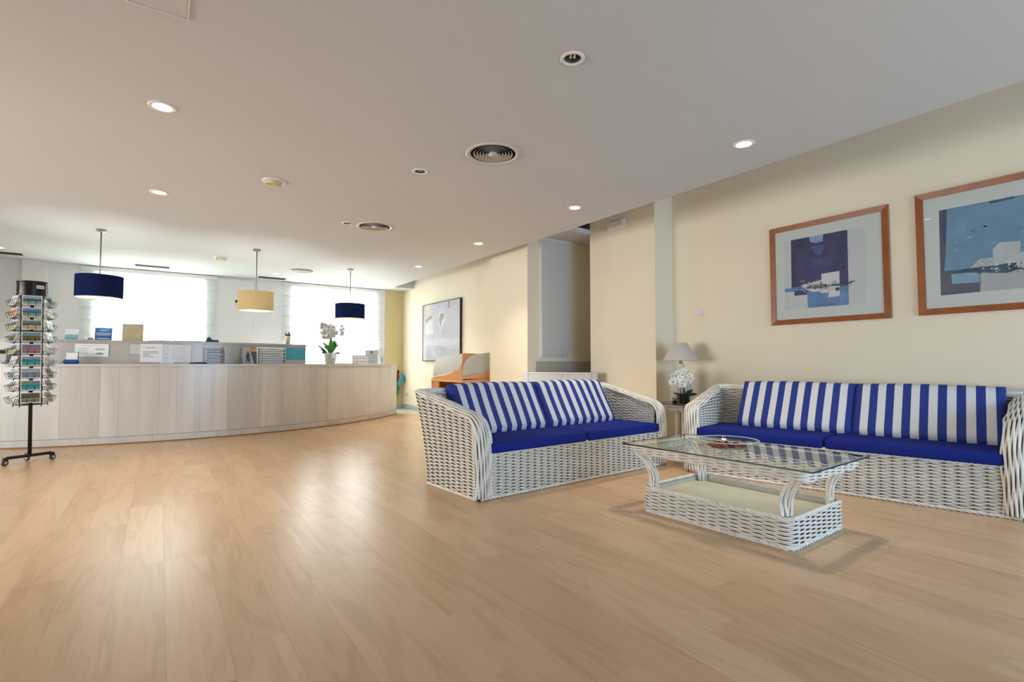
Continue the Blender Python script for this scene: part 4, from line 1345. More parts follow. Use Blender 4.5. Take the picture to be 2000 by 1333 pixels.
pp('blue_stroke', [(348, 880), (490, 860), (560, 880), (420, 906), (350, 912)], paintm('print_stroke', (.10, .20, .50), .25, 12), .003)
pp('white_stroke', [(495, 850), (600, 820), (690, 795), (700, 900), (600, 906), (540, 880)], paintm('print_white', (.62, .63, .62), .15, 25), .0034)
pp('white_block', [(688, 740), (855, 712), (858, 830), (690, 850)], paintm('print_white2', (.68, .69, .68), .05, 9), .0036)
pp('dark_stroke', [(560, 850), (640, 838), (742, 832), (735, 880), (640, 872), (545, 878)], paintm('print_dark', (.10, .10, .11), .6, 30), .004)
pp('white_smear', [(670, 880), (760, 850), (860, 850), (850, 890), (740, 916), (680, 918)], paintm('print_white3', (.60, .61, .62), .25, 25), .0038)
pp('white_patch', [(765, 890), (858, 875), (860, 945), (750, 957)], paintm('print_white4', (.66, .67, .67), .06, 20), .0042)
pp('dark_dot', [(818, 872), (845, 862), (862, 875), (845, 897), (822, 895)], paintm('print_dark2', (.07, .07, .09), .4, 30), .0048)
pp('dark_tail', [(860, 850), (940, 820), (960, 805), (1015, 802), (960, 824), (870, 860)], paintm('print_dark3', (.06, .07, .14), .5, 20), .0044)
w = (PY1 - PY0) / 2; h = PZ1 - PZ0
MB().box((-.0195, -w + .05, .05), (-.0180, w - .05, h - .05)).build('glazing', M_pane, t)

def flecks(t, name, zf, n, box, m, off, sd, slope=0.0, big=1.0):
    rs = random.Random(sd); b = MB(); org_ = np.array(t.location)
    for _ in range(n):
        a = rs.uniform(box[0], box[2]); c = rs.triangular(box[1], box[3]) + slope * (a - box[0])
        L_ = rs.uniform(6, 34) * big; h_ = rs.uniform(2, 9) * big; k = rs.uniform(-.5, .25)
        q = [(a, c), (a + L_ * .5, c - h_ + k * L_ * .5), (a + L_, c + k * L_), (a + L_ * .45, c + h_ * .8 + k * L_ * .5)]
        V = []
        for px, py in zf(*q):
            p = onx(px, py, XW - .012); V.append((-.012 - off, p[1] - org_[1], p[2] - org_[2]))
        b.add(V, [(0, 1, 2, 3)])
    b.build(name, m, t)


flecks(t, 'white_flecks', z1p, 60, (490, 800, 850, 930), paintm('print_white', (.62, .63, .62), .15, 25), .0050, 1, -.12)
flecks(t, 'dark_flecks', z1p, 34, (540, 820, 960, 900), paintm('print_dark', (.10, .10, .11), .6, 30), .0052, 2, -.10)
flecks(t, 'blue_flecks', z1p, 40, (420, 430, 900, 820), paintm('print_blue3', (.06, .065, .2), .2, 9), .0028, 3, -.1, 1.6)
flecks(t, 'pale_flecks', z1p, 12, (450, 560, 900, 760), paintm('print_tab', (.28, .38, .56), .25, 12), .0032, 4, -.1, .4)

# print 2 (zoom factor 4.1667 from 1760,320)
def z2p(*pts): return [(1760 + a / 4.1667, 320 + b / 4.1667) for a, b in pts]
QY1 = onx(1788.5, 385, XW)[1]; QY0 = QY1 - 1.47
t = wall_picture('framed_print', 'framed abstract print of a pale blue field with white clouds, right of the two', XW, QY0, QY1, 1.492, 2.599, .055, M_frame)
org = np.array(t.location)
def pp2(name, pts, m, off): paint_poly(t, name, -.012, org, z2p(*pts), m, off, PX)
pp2('dark_field', [(308, 383), (1000, 251), (1560, 145), (1560, 960), (645, 1043), (324, 1074)], paintm('print2_dark', (.10, .10, .13), .25, 6), .001)
pp2('blue_field', [(372, 374), (1000, 254), (1560, 150), (1560, 800), (1000, 830), (560, 860), (352, 874), (365, 720)], paintm('print2_blue', (.16, .30, .43), .12, 4), .002)
pp2('navy_edge', [(330, 380), (372, 374), (366, 640), (345, 640)], paintm('print2_navy', (.05, .08, .16), .2, 9), .0015)
pp2('grey_field', [(650, 890), (1000, 850), (1560, 800), (1560, 960), (645, 1043)], paintm('print2_grey', (.44, .46, .47), .06, 5), .0024)
pp2('blue_tab', [(410, 900), (600, 880), (650, 905), (640, 965), (415, 980)], paintm('print2_tab', (.24, .38, .52), .15, 9), .003)
pp2('cloud', [(565, 850), (640, 775), (750, 765), (745, 700), (800, 640), (975, 628), (970, 720), (1060, 690), (1300, 640), (1300, 800), (1000, 840), (700, 870)], paintm('print2_cloud', (.50, .53, .54), .12, 9), .0028)
pp2('dark_stroke', [(360, 876), (560, 852), (740, 830), (860, 812), (940, 805), (950, 850), (1300, 790), (1300, 815), (940, 865), (860, 890), (760, 890), (650, 885), (400, 890)], paintm('print2_stroke', (.05, .09, .14), .5, 18), .0034)
pp2('top_mark', [(712, 308), (920, 264), (925, 280), (800, 310), (730, 322)], paintm('print2_mark', (.06, .12, .18), .4, 18), .0034)
pp2('white_fleck', [(735, 855), (797, 846), (780, 862), (740, 864)], paintm('print2_fleck', (.7, .72, .74), .1, 18), .004)
w = (QY1 - QY0) / 2; h = 2.599 - 1.492
MB().box((-.0195, -w + .05, .05), (-.0180, w - .05, h - .05)).build('glazing', M_pane, t)

flecks(t, 'dark_flecks', z2p, 40, (600, 815, 1000, 905), paintm('print2_stroke', (.05, .09, .14), .5, 18), .0044, 5, -.05)
flecks(t, 'white_flecks', z2p, 30, (620, 780, 1000, 900), paintm('print2_fleck', (.7, .72, .74), .1, 18), .0046, 6, -.08)
flecks(t, 'blue_flecks', z2p, 30, (390, 400, 1000, 800), paintm('print2_wash', (.19, .33, .46), .2, 9), .0024, 7, -.15, 2.0)

# large painting over the desk (zoom 6.06 from 820,560)
def z3p(*pts): return [(820 + a / 6.06, 560 + b / 6.06) for a, b in pts]
t = thing('abstract_painting', 'large pale grey abstract painting in a thin black frame above the desk', 'painting', (4.85, 9.722, 1.112))
w = .862; h = 1.235; M_bf = mat('black_frame', (.02, .02, .02), .4)
frame_bars(t, -w, w, 0, h, .02, .055, M_bf, 0)
MB().box((-.045, -w + .016, .016), (-.001, w - .016, h - .016)).build('canvas', paintm('canvas_grey', (.46, .46, .51), .10, 2.2), t)
org = np.array(t.location); PX3 = 4.85 - .045
def pp3(name, pts, m, off): paint_poly(t, name, -.045, org, z3p(*pts), m, off, PX3)
pp3('pink_corner', [(68, 226), (150, 210), (140, 330), (70, 395)], paintm('canvas_pink', (.60, .50, .48), .1, 5), .001)
pp3('pale_field', [(70, 430), (150, 390), (160, 560), (70, 570)], paintm('canvas_pale', (.62, .60, .58), .06, 5), .0012)
pp3('pale_halo', [(222, 330), (262, 300), (300, 330), (290, 400), (240, 530), (228, 470)], paintm('canvas_halo', (.66, .66, .66), .06, 5), .0014)
pp3('olive_stroke', [(234, 345), (258, 310), (292, 325), (284, 375), (262, 400), (240, 520), (236, 440), (226, 400)], paintm('canvas_olive', (.28, .26, .21), .3, 12, (1, 3, 1)), .002)
pp3('olive_stroke', [(70, 405), (100, 365), (148, 338), (142, 372), (100, 405), (72, 450)], paintm('canvas_olive2', (.33, .30, .24), .3, 12), .002)
pp3('black_tick', [(341, 172), (350, 170), (350, 250), (343, 251)], paintm('canvas_black', (.05, .05, .05), .2), .002)
pp3('grey_wash', [(70, 700), (200, 690), (330, 740), (480, 730), (480, 790), (200, 860), (70, 872)], paintm('canvas_wash', (.40, .40, .45), .2, 5), .0012)
pp3('pale_wash', [(70, 640), (260, 620), (470, 600), (470, 690), (220, 700), (70, 690)], paintm('canvas_wash2', (.52, .52, .57), .1, 5), .0013)

# emergency light, switch
t = thing('emergency_light', 'small clear emergency light high on the cream pillar', 'emergency light', (5.378, 5.223, 2.983))
MB().cbox((-.028, -.168, 0), (0, .168, .125), .014).build('back_box', M_wplast, t)
MB().cbox((-.062, -.16, .008), (-.0285, .16, .118), .022).build('cover', mat('clear_diffuser', (.74, .73, .64), .2), t)
for s in (-.03, .015):
    MB().cbox((-.0645, s, .03), (-.0625, s + .02, .07), .0006).build('led_slot', mat('led_ivory', (.75, .72, .55), .4), t)
t = thing('light_switch', 'small white switch box on the right wall above the table lamp', 'switch', (XW, 4.12, 1.668))
MB().cbox((-.012, -.042, 0), (0, .042, .084), .004).build('plate', M_wplast, t)
MB().cbox((-.019, -.03, .014), (-.0125, .03, .07), .004).build('rocker', M_wplast, t)

# hook with hanging scarves behind the counter end
t = thing('wall_hook', 'black coat hook in the back corner behind the counter end', 'hook', (4.72, YB, .84))
MB().cbox((-.02, -.01, -.03), (.02, 0, .06), .003).build('plate', M_blackm, t)
MB().tube([(0, -.01, .03), (0, -.05, .01), (0, -.07, .03), (0, -.07, .06)], .007, 8).build('hook', M_blackm, t, smooth=True)


def drape(name, label, x, y, z, w0, w1, hgt, m, wave, cols):
    t = thing(name, label, 'cloth', (x, y, z), group='bags and cloths on the hook')
    n, k = 9, 13
    P = np.zeros((k, n, 3)); 
    for i in range(k):
        a = i / (k - 1) * 2 * PI
        for j in range(n):
            q = j / (n - 1); r_ = (w0 + (w1 - w0) * math.sin(PI * min(1, q * .75 + .05))) * (1 + .22 * math.sin(3 * a + wave + 3 * q))
            P[i, j] = (r_ * math.cos(a) + .02 * math.sin(4 * q), .5 * r_ * math.sin(a), -hgt * q)
    P[-1] = P[0]
    MB().grid(P).build('cloth', m, t, smooth=True)
    MB().tube([(-w0 * .6, 0, -.01), (0, -.005, .045), (w0 * .6, 0, -.01)], .006, 6).build('strap', cols, t, smooth=True)
    return t


drape('hanging_cloth', 'red cloth hanging on the hook beside the counter end', 4.655, YB - .06, .83, .02, .05, .22, mat('red_cloth', (.42, .06, .05), .8), .4, M_blackm)
drape('hanging_cloth', 'teal bag hanging from the hook in the back corner', 4.745, YB - .14, .83, .02, .08, .27, mat('teal_cloth', (.10, .34, .36), .8), 1.2, mat('white_strap', (.7, .7, .68), .7))
drape('hanging_cloth', 'long teal and green cloth trailing below the hanging bag', 4.655, YB - .06, .59, .025, .055, .30, mat('green_cloth', (.05, .30, .24), .8, var=.5, scale=9), 2.2, mat('teal_cloth2', (.03, .2, .26), .8))

# wall socket
t = thing('wall_socket', 'white wall socket low beside the counter end', 'socket', (4.85, 11.55, .30))
MB().cbox((-.01, -.04, 0), (0, .04, .08), .003).build('plate', M_wplast, t)
MB().lathe([(0, -.006), (.02, -.006), (.022, 0)], 16, M=T(-.0101, 0, .04) @ np.array(Matrix.Rotation(PI / 2, 4, 'Y'))).build('insert', mat('socket_grey', (.4, .4, .38), .5), t)

# ================================================================== ORANGE DESK BOOTH
XD = 4.20; YD = 7.662; YD2 = 8.85
t = thing('desk_booth', 'orange laminate computer booth with frosted glass screens', 'desk', (0, 0, 0))


def z4(a, b): return (820 + a / 6.06, 560 + b / 6.06)
def dx_poly(name, pts, m, x, th):           # on plane X = x, thickness towards +X
    V = []
    for a, b_ in pts:
        p = onx(*z4(a, b_), x); V.append((p[1], p[2]))
    mb = MB(); mb.prism([(y, z) for y, z in V], 0, x, x + th); return mb.build(name, m, t)
def dy_poly(name, pts, m, y, th):           # on plane Y = y, thickness towards +Y
    V = []
    for a, b_ in pts:
        p = ony(*z4(a, b_), y); V.append((p[2], p[0]))
    mb = MB(); mb.prism(V, 1, y, y + th); return mb.build(name, m, t)


# low front modesty panels and shelf, on the room side
M_or2 = mat('orange_edge', (.72, .38, .18), .45)
dx_poly('front_rail', [(150, 1118), (150, 1085), (165, 1070), (300, 1048), (410, 1008), (462, 970), (490, 925), (498, 925), (498, 1142)], M_orange, XD, .022)
dx_poly('front_screen', [(152, 1062), (170, 950), (182, 885), (205, 846), (300, 825), (400, 808), (503, 794), (503, 880), (488, 922), (458, 962), (405, 1000), (296, 1040)], M_frost, XD + .006, .008)
zsh = onx(*z4(150, 1118), XD)[2]
MB().cbox((XD - .012, YD, .735), (4.84, YD2, .765), .003).build('worktop', M_or2, t)
MB().cbox((XD + .002, YD2 - .30, .01), (XD + .024, YD2, .734), .002).build('front_panel', M_orange, t)
MB().cbox((XD + .002, YD2 - .024, .0), (4.84, YD2, .734), .002).build('side_panel', M_orange, t)
MB().cbox((4.81, YD + .03, .2), (4.83, YD2 - .03, .734), .002).build('back_panel', mat('kneehole_shade', (.05, .035, .028), .5), t)  # dark kneehole interior put into the back panel's colour
# near end panel facing the lounge with its glass
p_ = []
zt = .84
MB().cbox((XD, YD - .026, 0), (4.80, YD - .002, .80), .002).build('end_panel', mat('pale_orange_laminate', (.66, .36, .19), .45, var=.04, scale=4), t)
dy_poly('end_rail', [(500, 1072), (830, 1000), (840, 1090), (500, 1110)], mat('pale_orange_laminate', (.66, .36, .19), .45), YD - .026, .022)
dy_poly('end_screen', [(506, 1066), (506, 1000), (516, 930), (545, 872), (590, 830), (650, 806), (740, 793), (850, 778), (850, 990)], M_frost, YD - .018, .008)
# tall shaped divider behind the screens
dy_poly('divider', [(498, 1100), (498, 925), (503, 880), (505, 800), (520, 788), (640, 795), (700, 800), (700, 1060)], M_orange, YD + .002, .02)
for a, b_ in ((185, 1050), (415, 1000)):
    p = onx(*z4(a, b_), XD); MB().lathe([(0, -.012), (.012, -.012), (.012, .004), (0, .004)], 12, M=T(XD - .002, p[1], p[2]) @ np.array(Matrix.Rotation(PI / 2, 4, 'Y'))).build('clamp', M_chrome, t)
for a, b_ in ((558, 1058), (782, 1002)):
    p = ony(*z4(a, b_), YD - .026); MB().lathe([(0, -.010), (.012, -.010), (.012, .004), (0, .004)], 12, M=T(p[0], YD - .026, p[2]) @ np.array(Matrix.Rotation(PI / 2, 4, 'X'))).build('clamp', M_chrome, t)


# ================================================================== WICKER
def weave(mb, P, u_len, rows, stake, r=.0059, amp=.0075, sides=5, phase=0, mi=0, seg=4):
    """P(u,v)->(n,3) on arrays; u in 0..1, rows = list of v"""
    nst = max(2, int(round(u_len / stake)))
    n = nst * seg + 1
    u = np.linspace(0, 1, n)
    ph = np.cos(np.linspace(0, nst * PI, n))
    e = 1e-3
    for k, v in enumerate(rows):
        vv = np.full(n, v)
        p = P(u, vv)
        du = P(np.clip(u + e, 0, 1), vv) - P(np.clip(u - e, 0, 1), vv)
        dv = P(u, np.clip(vv + e, 0, 1)) - P(u, np.clip(vv - e, 0, 1))
        nn = np.cross(du, dv); nn /= np.linalg.norm(nn, axis=1)[:, None] + 1e-12
        off = amp * ph * (1 if (k + phase) % 2 == 0 else -1)
        jit = rng.normal(0, .0004, n)[:, None] * np.array([0, 0, 1.0])
        mb.tube(p + nn * off[:, None] + jit, r, sides, ref=nn, mi=mi)


def stakes(mb, P, u_len, stake, r=.006, sides=5, n=9):
    nst = max(2, int(round(u_len / stake)))
    v = np.linspace(0, 1, n)
    for k in range(nst + 1):
        mb.tube(P(np.full(n, k / nst), v), r, sides)


def backing(mb, P, off, nu=18, nv=10, mi=0):
    u, v = np.meshgrid(np.linspace(0, 1, nu), np.linspace(0, 1, nv), indexing='ij')
    u = u.ravel(); v = v.ravel(); e = 1e-3
    p = P(u, v)
    du = P(np.clip(u + e, 0, 1), v) - P(np.clip(u - e, 0, 1), v); dv = P(u, np.clip(v + e, 0, 1)) - P(u, np.clip(v - e, 0, 1))
    nn = np.cross(du, dv); nn /= np.linalg.norm(nn, axis=1)[:, None] + 1e-12
    mb.grid((p + nn * off).reshape(nu, nv, 3), mi)


def twist(mb, path, R, r, strands, pitch, sides=5, seg=8, mi=0):
    """rope: strands wound about a path"""
    path = np.asarray(path, float)
    d = np.r_[0, np.cumsum(np.linalg.norm(np.diff(path, axis=0), axis=1))]
    n = max(8, int(d[-1] / pitch * seg))
    s = np.linspace(0, d[-1], n)
    q = np.c_[[np.interp(s, d, path[:, i]) for i in range(3)]].T
    t = np.gradient(q, axis=0); t /= np.linalg.norm(t, axis=1)[:, None]
    ref = np.array([0, 0, 1.0]) if abs(t[len(t) // 2][2]) < .7 else np.array([0, 1.0, 0])
    b = np.cross(t, ref); b /= np.linalg.norm(b, axis=1)[:, None] + 1e-9; nn = np.cross(b, t)
    for k in range(strands):
        a = 2 * PI * (s / pitch + k / strands)
        mb.tube(q + R * (np.cos(a)[:, None] * nn + np.sin(a)[:, None] * b), r, sides, ref=nn, mi=mi)


def strand_bundle(mb, path, side, width, cnt, r, amp, wave, sides=6, bulge=0.0, nrm=None, mi=0, taper=None):
    """flat bundle of strands running along a path, lapping over one another sideways"""
    path = np.asarray(path, float)
    d = np.r_[0, np.cumsum(np.linalg.norm(np.diff(path, axis=0), axis=1))]
    n = max(10, int(d[-1] / .018))
    s = np.linspace(0, d[-1], n)
    q = np.c_[[np.interp(s, d, path[:, i]) for i in range(3)]].T
    # smooth the corners
    for _ in range(3): q[1:-1] = (q[:-2] + 2 * q[1:-1] + q[2:]) / 4
    t = np.gradient(q, axis=0); t /= np.linalg.norm(t, axis=1)[:, None]
    side = np.array(side, float); nn = np.cross(t, side); nn /= np.linalg.norm(nn, axis=1)[:, None] + 1e-9
    wf = np.ones(n) if taper is None else np.interp(s / d[-1], *taper)
    for k in range(cnt):
        f = (k / (cnt - 1) - .5)
        sg = 1 if k % 2 == 0 else -1
        lat = f * width * wf + amp * sg * np.sin(2 * PI * s / wave + (k // 2) * .6)
        up = bulge * (1 - 4 * f * f) * wf + amp * .55 * sg * np.cos(2 * PI * s / wave + (k // 2) * .6)
        mb.tube(q + side * lat[:, None] + nn * up[:, None], r, sides, ref=nn, mi=mi)


SL, SD = 2.376, .78       # sofa length, depth at the foot
HB, HA = .80, .63         # back height, arm front height


def arm_h(y):             # top line of the arm along the depth (y: 0 front .. SD back)
    y = np.asarray(y, float)
    q = np.clip((y - .10) / (SD - .10), 0, 1)
    return HA + (HB - HA) * q ** 1.1


def flare(z): return .075 * (np.clip(z, 0, 1) / .8) ** 1.6
def backlean(z): return .10 * (np.clip(z, 0, 1) / .8) ** 1.4


def make_sofa(label, loc, rotz, cshift, where):
    t = thing('wicker_sofa', label, 'sofa', loc, rotz, 'white wicker sofas')
    hl = SL / 2
    # --- front panel (faces local -y)
    def Pf(u, v): return np.c_[-hl + .12 + u * (SL - .24), np.zeros_like(u) + .012 + .0 * v, .022 + v * .325]
    b = MB(); rows = np.linspace(0, 1, 27)
    weave(b, Pf, SL - .24, rows, .077)
    o = b.build('front_panel', M_wicker, t, smooth=True); o['kind'] = 'stuff'
    b = MB(); backing(b, Pf, -.010); stakes(b, Pf, SL - .24, .077); b.build('front_core', M_wickin, o)
    # --- arms: outer and inner faces
    for s in (-1, 1):
        def Po(u, v, s=s):
            y = .02 + u * (SD - .02 - .015)
            z = .022 + v * (np.where(y < .14, .46 + (HA - .46) * np.sqrt(np.clip(1 - ((.14 - y) / .14) ** 2, 0, 1)), arm_h(y)) - .03)
            return np.c_[s * (hl + flare(z) * (.35 + .65 * u)), y + backlean(z) * u ** 2, z]
        def Poo(u, v, s=s): return Po(u, v) if s > 0 else Po(1 - u, v)
        b = MB(); weave(b, Poo, SD - .09, np.linspace(0, 1, 48), .077)
        o = b.build('arm_outer', M_wicker, t, smooth=True); o['kind'] = 'stuff'
        def Pi(u, v, s=s):
            y = .06 + u * (SD - .10)
            z = .37 + v * (arm_h(y) - .385)
            return np.c_[s * (hl - .105 + flare(z) * (.35 + .65 * u)), y + backlean(z) * u ** 2, z]
        b = MB(); weave(b, Pi, SD - .09, np.linspace(0, 1, 23), .077)
        oi_ = b.build('arm_inner', M_wicker, t, smooth=True); oi_['kind'] = 'stuff'
        b = MB(); backing(b, Poo, -.010); stakes(b, Poo, SD - .09, .077)
        def Pi2(u, v): p = Pi(u, v); p[:, 0] += s * .011; return p
        u, v = np.meshgrid(np.linspace(0, 1, 14), np.linspace(0, 1, 10), indexing='ij')
        b.grid(Pi2(u.ravel(), v.ravel()).reshape(14, 10, 3))
        b.build('arm_core', M_wickin, o)
        # arm roll: over the top from the back, rounding down the front to the floor
        ys = np.linspace(SD, .14, 12)
        path = [(s * (hl - .05 + flare(arm_h(y)) * (.35 + .65 * (y - .1) / (SD - .1))), y + backlean(arm_h(y)) * (y / SD) ** 2, float(arm_h(y)) + .004) for y in ys]
        hx = s * (hl - .05)
        h0 = float(arm_h(.14))
        for q in np.linspace(.12, 1, 8):
            a = q * PI / 2
            path.append((hx + s * .025 * (1 - q), .14 - .13 * math.sin(a), h0 - .17 * (1 - math.cos(a)) + .004))
        path += [(hx, .004, .40), (hx, .0, .30), (hx, .0, .15), (hx, .002, .025)]
        b = MB()
        strand_bundle(b, path, (1, 0, 0), .135, 13, .0078, .0055, .40, bulge=.026, taper=([0, .35, .6, 1], [.85, 1, 1.05, 1.0]))
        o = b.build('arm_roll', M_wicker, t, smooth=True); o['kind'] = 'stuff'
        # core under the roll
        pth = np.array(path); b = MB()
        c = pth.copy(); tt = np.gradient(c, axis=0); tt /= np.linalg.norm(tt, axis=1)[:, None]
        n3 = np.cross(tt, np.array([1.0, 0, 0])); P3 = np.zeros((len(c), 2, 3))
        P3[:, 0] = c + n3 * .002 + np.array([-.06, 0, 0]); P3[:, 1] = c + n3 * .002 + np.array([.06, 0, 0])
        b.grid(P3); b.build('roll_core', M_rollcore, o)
    # --- back: outer panel, top roll
    def Pb(u, v):
        z = .022 + v * (HB - .03)
        x = (1 - 2 * u) * (hl + flare(z))
        return np.c_[x, SD + backlean(z), z]
    b = MB(); weave(b, Pb, SL, np.linspace(0, 1, 48), .077, sides=4)
    o = b.build('back_outer', M_wicker, t, smooth=True); o['kind'] = 'stuff'
    b = MB(); backing(b, Pb, -.012)
    b.build('back_core', M_wickin, o)
    def Pbi(u, v):
        z = .38 + v * .41
        return np.c_[(-1 + 2 * u) * (hl - .075 + flare(z)), SD - .115 + backlean(z), z]
    b = MB(); weave(b, Pbi, SL - .2, np.linspace(0, 1, 23), .077, sides=4); o = b.build('back_inner', M_wicker, t, smooth=True); o['kind'] = 'stuff'
    def Pbj(u, v): p = Pbi(u, v); p[:, 1] += .012; return p
    b = MB(); backing(b, Pbj, 0.0); b.build('back_inner_core', M_wickin, o)
    xs = np.linspace(-hl - .01, hl + .01, 14)
    b = MB(); strand_bundle(b, [(x, SD + backlean(HB) - .045, HB + .0) for x in xs], (0, 1, 0), .10, 10, .0078, .0055, .40, bulge=.025)
    o = b.build('back_roll', M_wicker, t, smooth=True); o['kind'] = 'stuff'
    # --- border ropes
    b = MB(); twist(b, [(-hl + .03, .008, .013), (hl - .03, .008, .013)], .007, .0065, 3, .12)
    twist(b, [(-hl + .11, .008, .352), (hl - .11, .008, .352)], .007, .0065, 3, .12)
    for s in (-1, 1): twist(b, [(s * (hl + .002), .03, .013), (s * (hl + .002), SD, .013)], .007, .0065, 3, .12)
    twist(b, [(-hl, SD, .013), (hl, SD, .013)], .007, .0065, 3, .12)
    o = b.build('border_rope', M_wicker, t, smooth=True); o['kind'] = 'stuff'
    # seat deck
    MB().box((-hl + .10, .03, .30), (hl - .10, SD - .09, .345)).build('seat_deck', M_wickin, t)
    # --- cushions (lie on the sofa, fixed shape with it)
    W = (SL - .215) / 2; WB = .99
    for k, sg in enumerate((-1, 1)):
        side = ('left', 'right')[k]
        a_ = seat_cushion(None, sg * (W / 2 + .001), W - .004)
        b_ = back_cushion(None, sg * (WB / 2 - .002) + cshift, WB, k, 0)
        for c_ in (a_, b_): c_.location = loc; c_.rotation_euler = (0, 0, rotz)
        tag(a_, 'flat navy seat cushion on the %s half of the sofa %s' % (side, where), 'cushion', 'navy seat cushions')
        tag(b_, 'striped back cushion on the %s half of the sofa %s' % (side, where), 'cushion', 'striped back cushions')
    return t


def pillow_grid(nx, ny, w, h, th, edge, pw_=.22):
    u = np.linspace(-1, 1, nx); v = np.linspace(-1, 1, ny)
    U, V = np.meshgrid(u, v, indexing='ij')
    f = ((1 - np.abs(U) ** 8) * (1 - np.abs(V) ** 6)).clip(0) ** pw_
    return U * w / 2, V * h / 2, th / 2 * (edge + (1 - edge) * f)


def seat_cushion(t, cx, w):
    b = MB(); d0, d1 = -.012, .60
    z0, z1 = .347, .438
    b.cbox((cx - w / 2, d0, z0), (cx + w / 2, d1, z1), .004)
    me = b.mesh('seat_cushion', M_navy, True)
    bm = bmesh.new(); bm.from_mesh(me); bm.clear()
    bmesh.ops.create_cube(bm, size=1.0)
    for v in bm.verts: v.co = Vector((cx + v.co.x * w, (d0 + d1) / 2 + v.co.y * (d1 - d0), (z0 + z1) / 2 + v.co.z * (z1 - z0)))
    bmesh.ops.bevel(bm, geom=bm.edges[:], offset=.032, segments=4, profile=.6, affect='EDGES')
    for f in bm.faces: f.smooth = True
    bm.to_mesh(me); bm.free()
    o = obj('seat_cushion', me, t)
    pp_ = MB()
    r = .0045; x0, x1 = cx - w / 2 + .012, cx + w / 2 - .012
    for z in (z0 + .012, z1 - .010): pp_.tube([(x0, d0 + .009, z), (x1, d0 + .009, z)], r, 6)
    pp_.build('piping', M_navy, o, smooth=True)
    return o


def back_cushion(t, cx, w, k, shift):
    hgt, th = .50, .15
    nx, ny = 40, 15
    X, Vv, D = pillow_grid(nx, ny, w, hgt, th, .45)
    me = bpy.data.meshes.new('back_cushion')
    # frame: leans back; base at (y .50,z .44), axis up-back
    tilt = math.radians(30)
    ax = np.array([0, math.sin(tilt), math.cos(tilt)]); nrm = np.array([0, -math.cos(tilt), math.sin(tilt)])
    org = np.array([cx, .495, .42]) + ax * (hgt / 2)
    rs = np.random.default_rng(3 + k)
    wob = .006 * np.sin(X * 9 + k) * np.cos(Vv * 7)
    verts = []
    for sgn in (1, -1):
        for i in range(nx):
            for j in range(ny):
                d = (D[i, j] + (wob[i, j] if sgn > 0 else 0)) * sgn
                sag = .012 * math.cos(X[i, j] / w * PI) * (Vv[i, j] / hgt + .5)
                p = org + np.array([X[i, j], 0, 0]) + ax * (Vv[i, j] + sag) + nrm * d
                verts.append(p)
    F = []; N1 = nx * ny
    for i in range(nx - 1):
        for j in range(ny - 1):
            a = i * ny + j
            F.append((a, a + ny, a + ny + 1, a + 1)); F.append((N1 + a, N1 + a + 1, N1 + a + ny + 1, N1 + a + ny))
    for i in range(nx - 1):
        a = i * ny; F.append((a, N1 + a, N1 + a + ny, a + ny)); a = i * ny + ny - 1; F.append((a, a + ny, N1 + a + ny, N1 + a))
    for j in range(ny - 1):
        a = j; F.append((a, a + 1, N1 + a + 1, N1 + a)); a = (nx - 1) * ny + j; F.append((a, N1 + a, N1 + a + 1, a + 1))
    me.from_pydata([tuple(p) for p in verts], [], F)
    me.materials.append(M_stripe)
    uv = me.uv_layers.new(name='UVMap')
    pitch = .1165
    for l in me.loops:
        x = verts[l.vertex_index][0] - (cx - w / 2)
        uv.data[l.index].uv = (x / pitch + shift, 0)
    me.polygons.foreach_set('use_smooth', np.ones(len(me.polygons), bool))
    return obj('back_cushion', me, t)


SLX = make_sofa('white wicker sofa standing across the room in front of the pillar', (3.2125, 3.525, 0), math.atan2(.182, 2.369), -.035, 'in front of the pillar')
# the long sofa against the right wall: local -y faces -X
e0 = np.array([4.795, .955]); dv = np.array([-.210, .9777])
mid = e0 + dv * SL / 2
make_sofa('white wicker sofa standing along the right wall under the framed prints', (mid[0], mid[1], 0), math.atan2(-dv[1], -dv[0]), .115, 'under the framed prints')


# ---- coffee table
ct = thing('coffee_table', 'white wicker coffee table with a glass top and low shelf', 'table', (3.268, 2.085, 0), math.radians(3.2))
BW, BL, BH = .70, 1.03, .165
# base walls, woven all round with rounded corners
def rrect(hx, hy, r, n=6):
    pts = []
    for cx_, cy_, a0 in ((hx - r, hy - r, 0), (-hx + r, hy - r, PI / 2), (-hx + r, -hy + r, PI), (hx - r, -hy + r, 3 * PI / 2)):
        for k in range(n + 1):
            a = a0 + PI / 2 * k / n; pts.append((cx_ + r * math.cos(a), cy_ + r * math.sin(a)))
    pts.append(pts[0]); return np.array(pts)


def loop_param(pts):
    d = np.r_[0, np.cumsum(np.linalg.norm(np.diff(pts, axis=0), axis=1))]
    return d


def Ploop(hx, hy, r, z0, z1, grow=0.0):
    pts = rrect(hx, hy, r); d = loop_param(pts)
    def P(u, v):
        s = (u % 1.0000001) * d[-1]
        x = np.interp(s, d, pts[:, 0]); y = np.interp(s, d, pts[:, 1])
        f = 1 + grow * v
        return np.c_[x * f, y * f, z0 + v * (z1 - z0)]
    return P, d[-1]


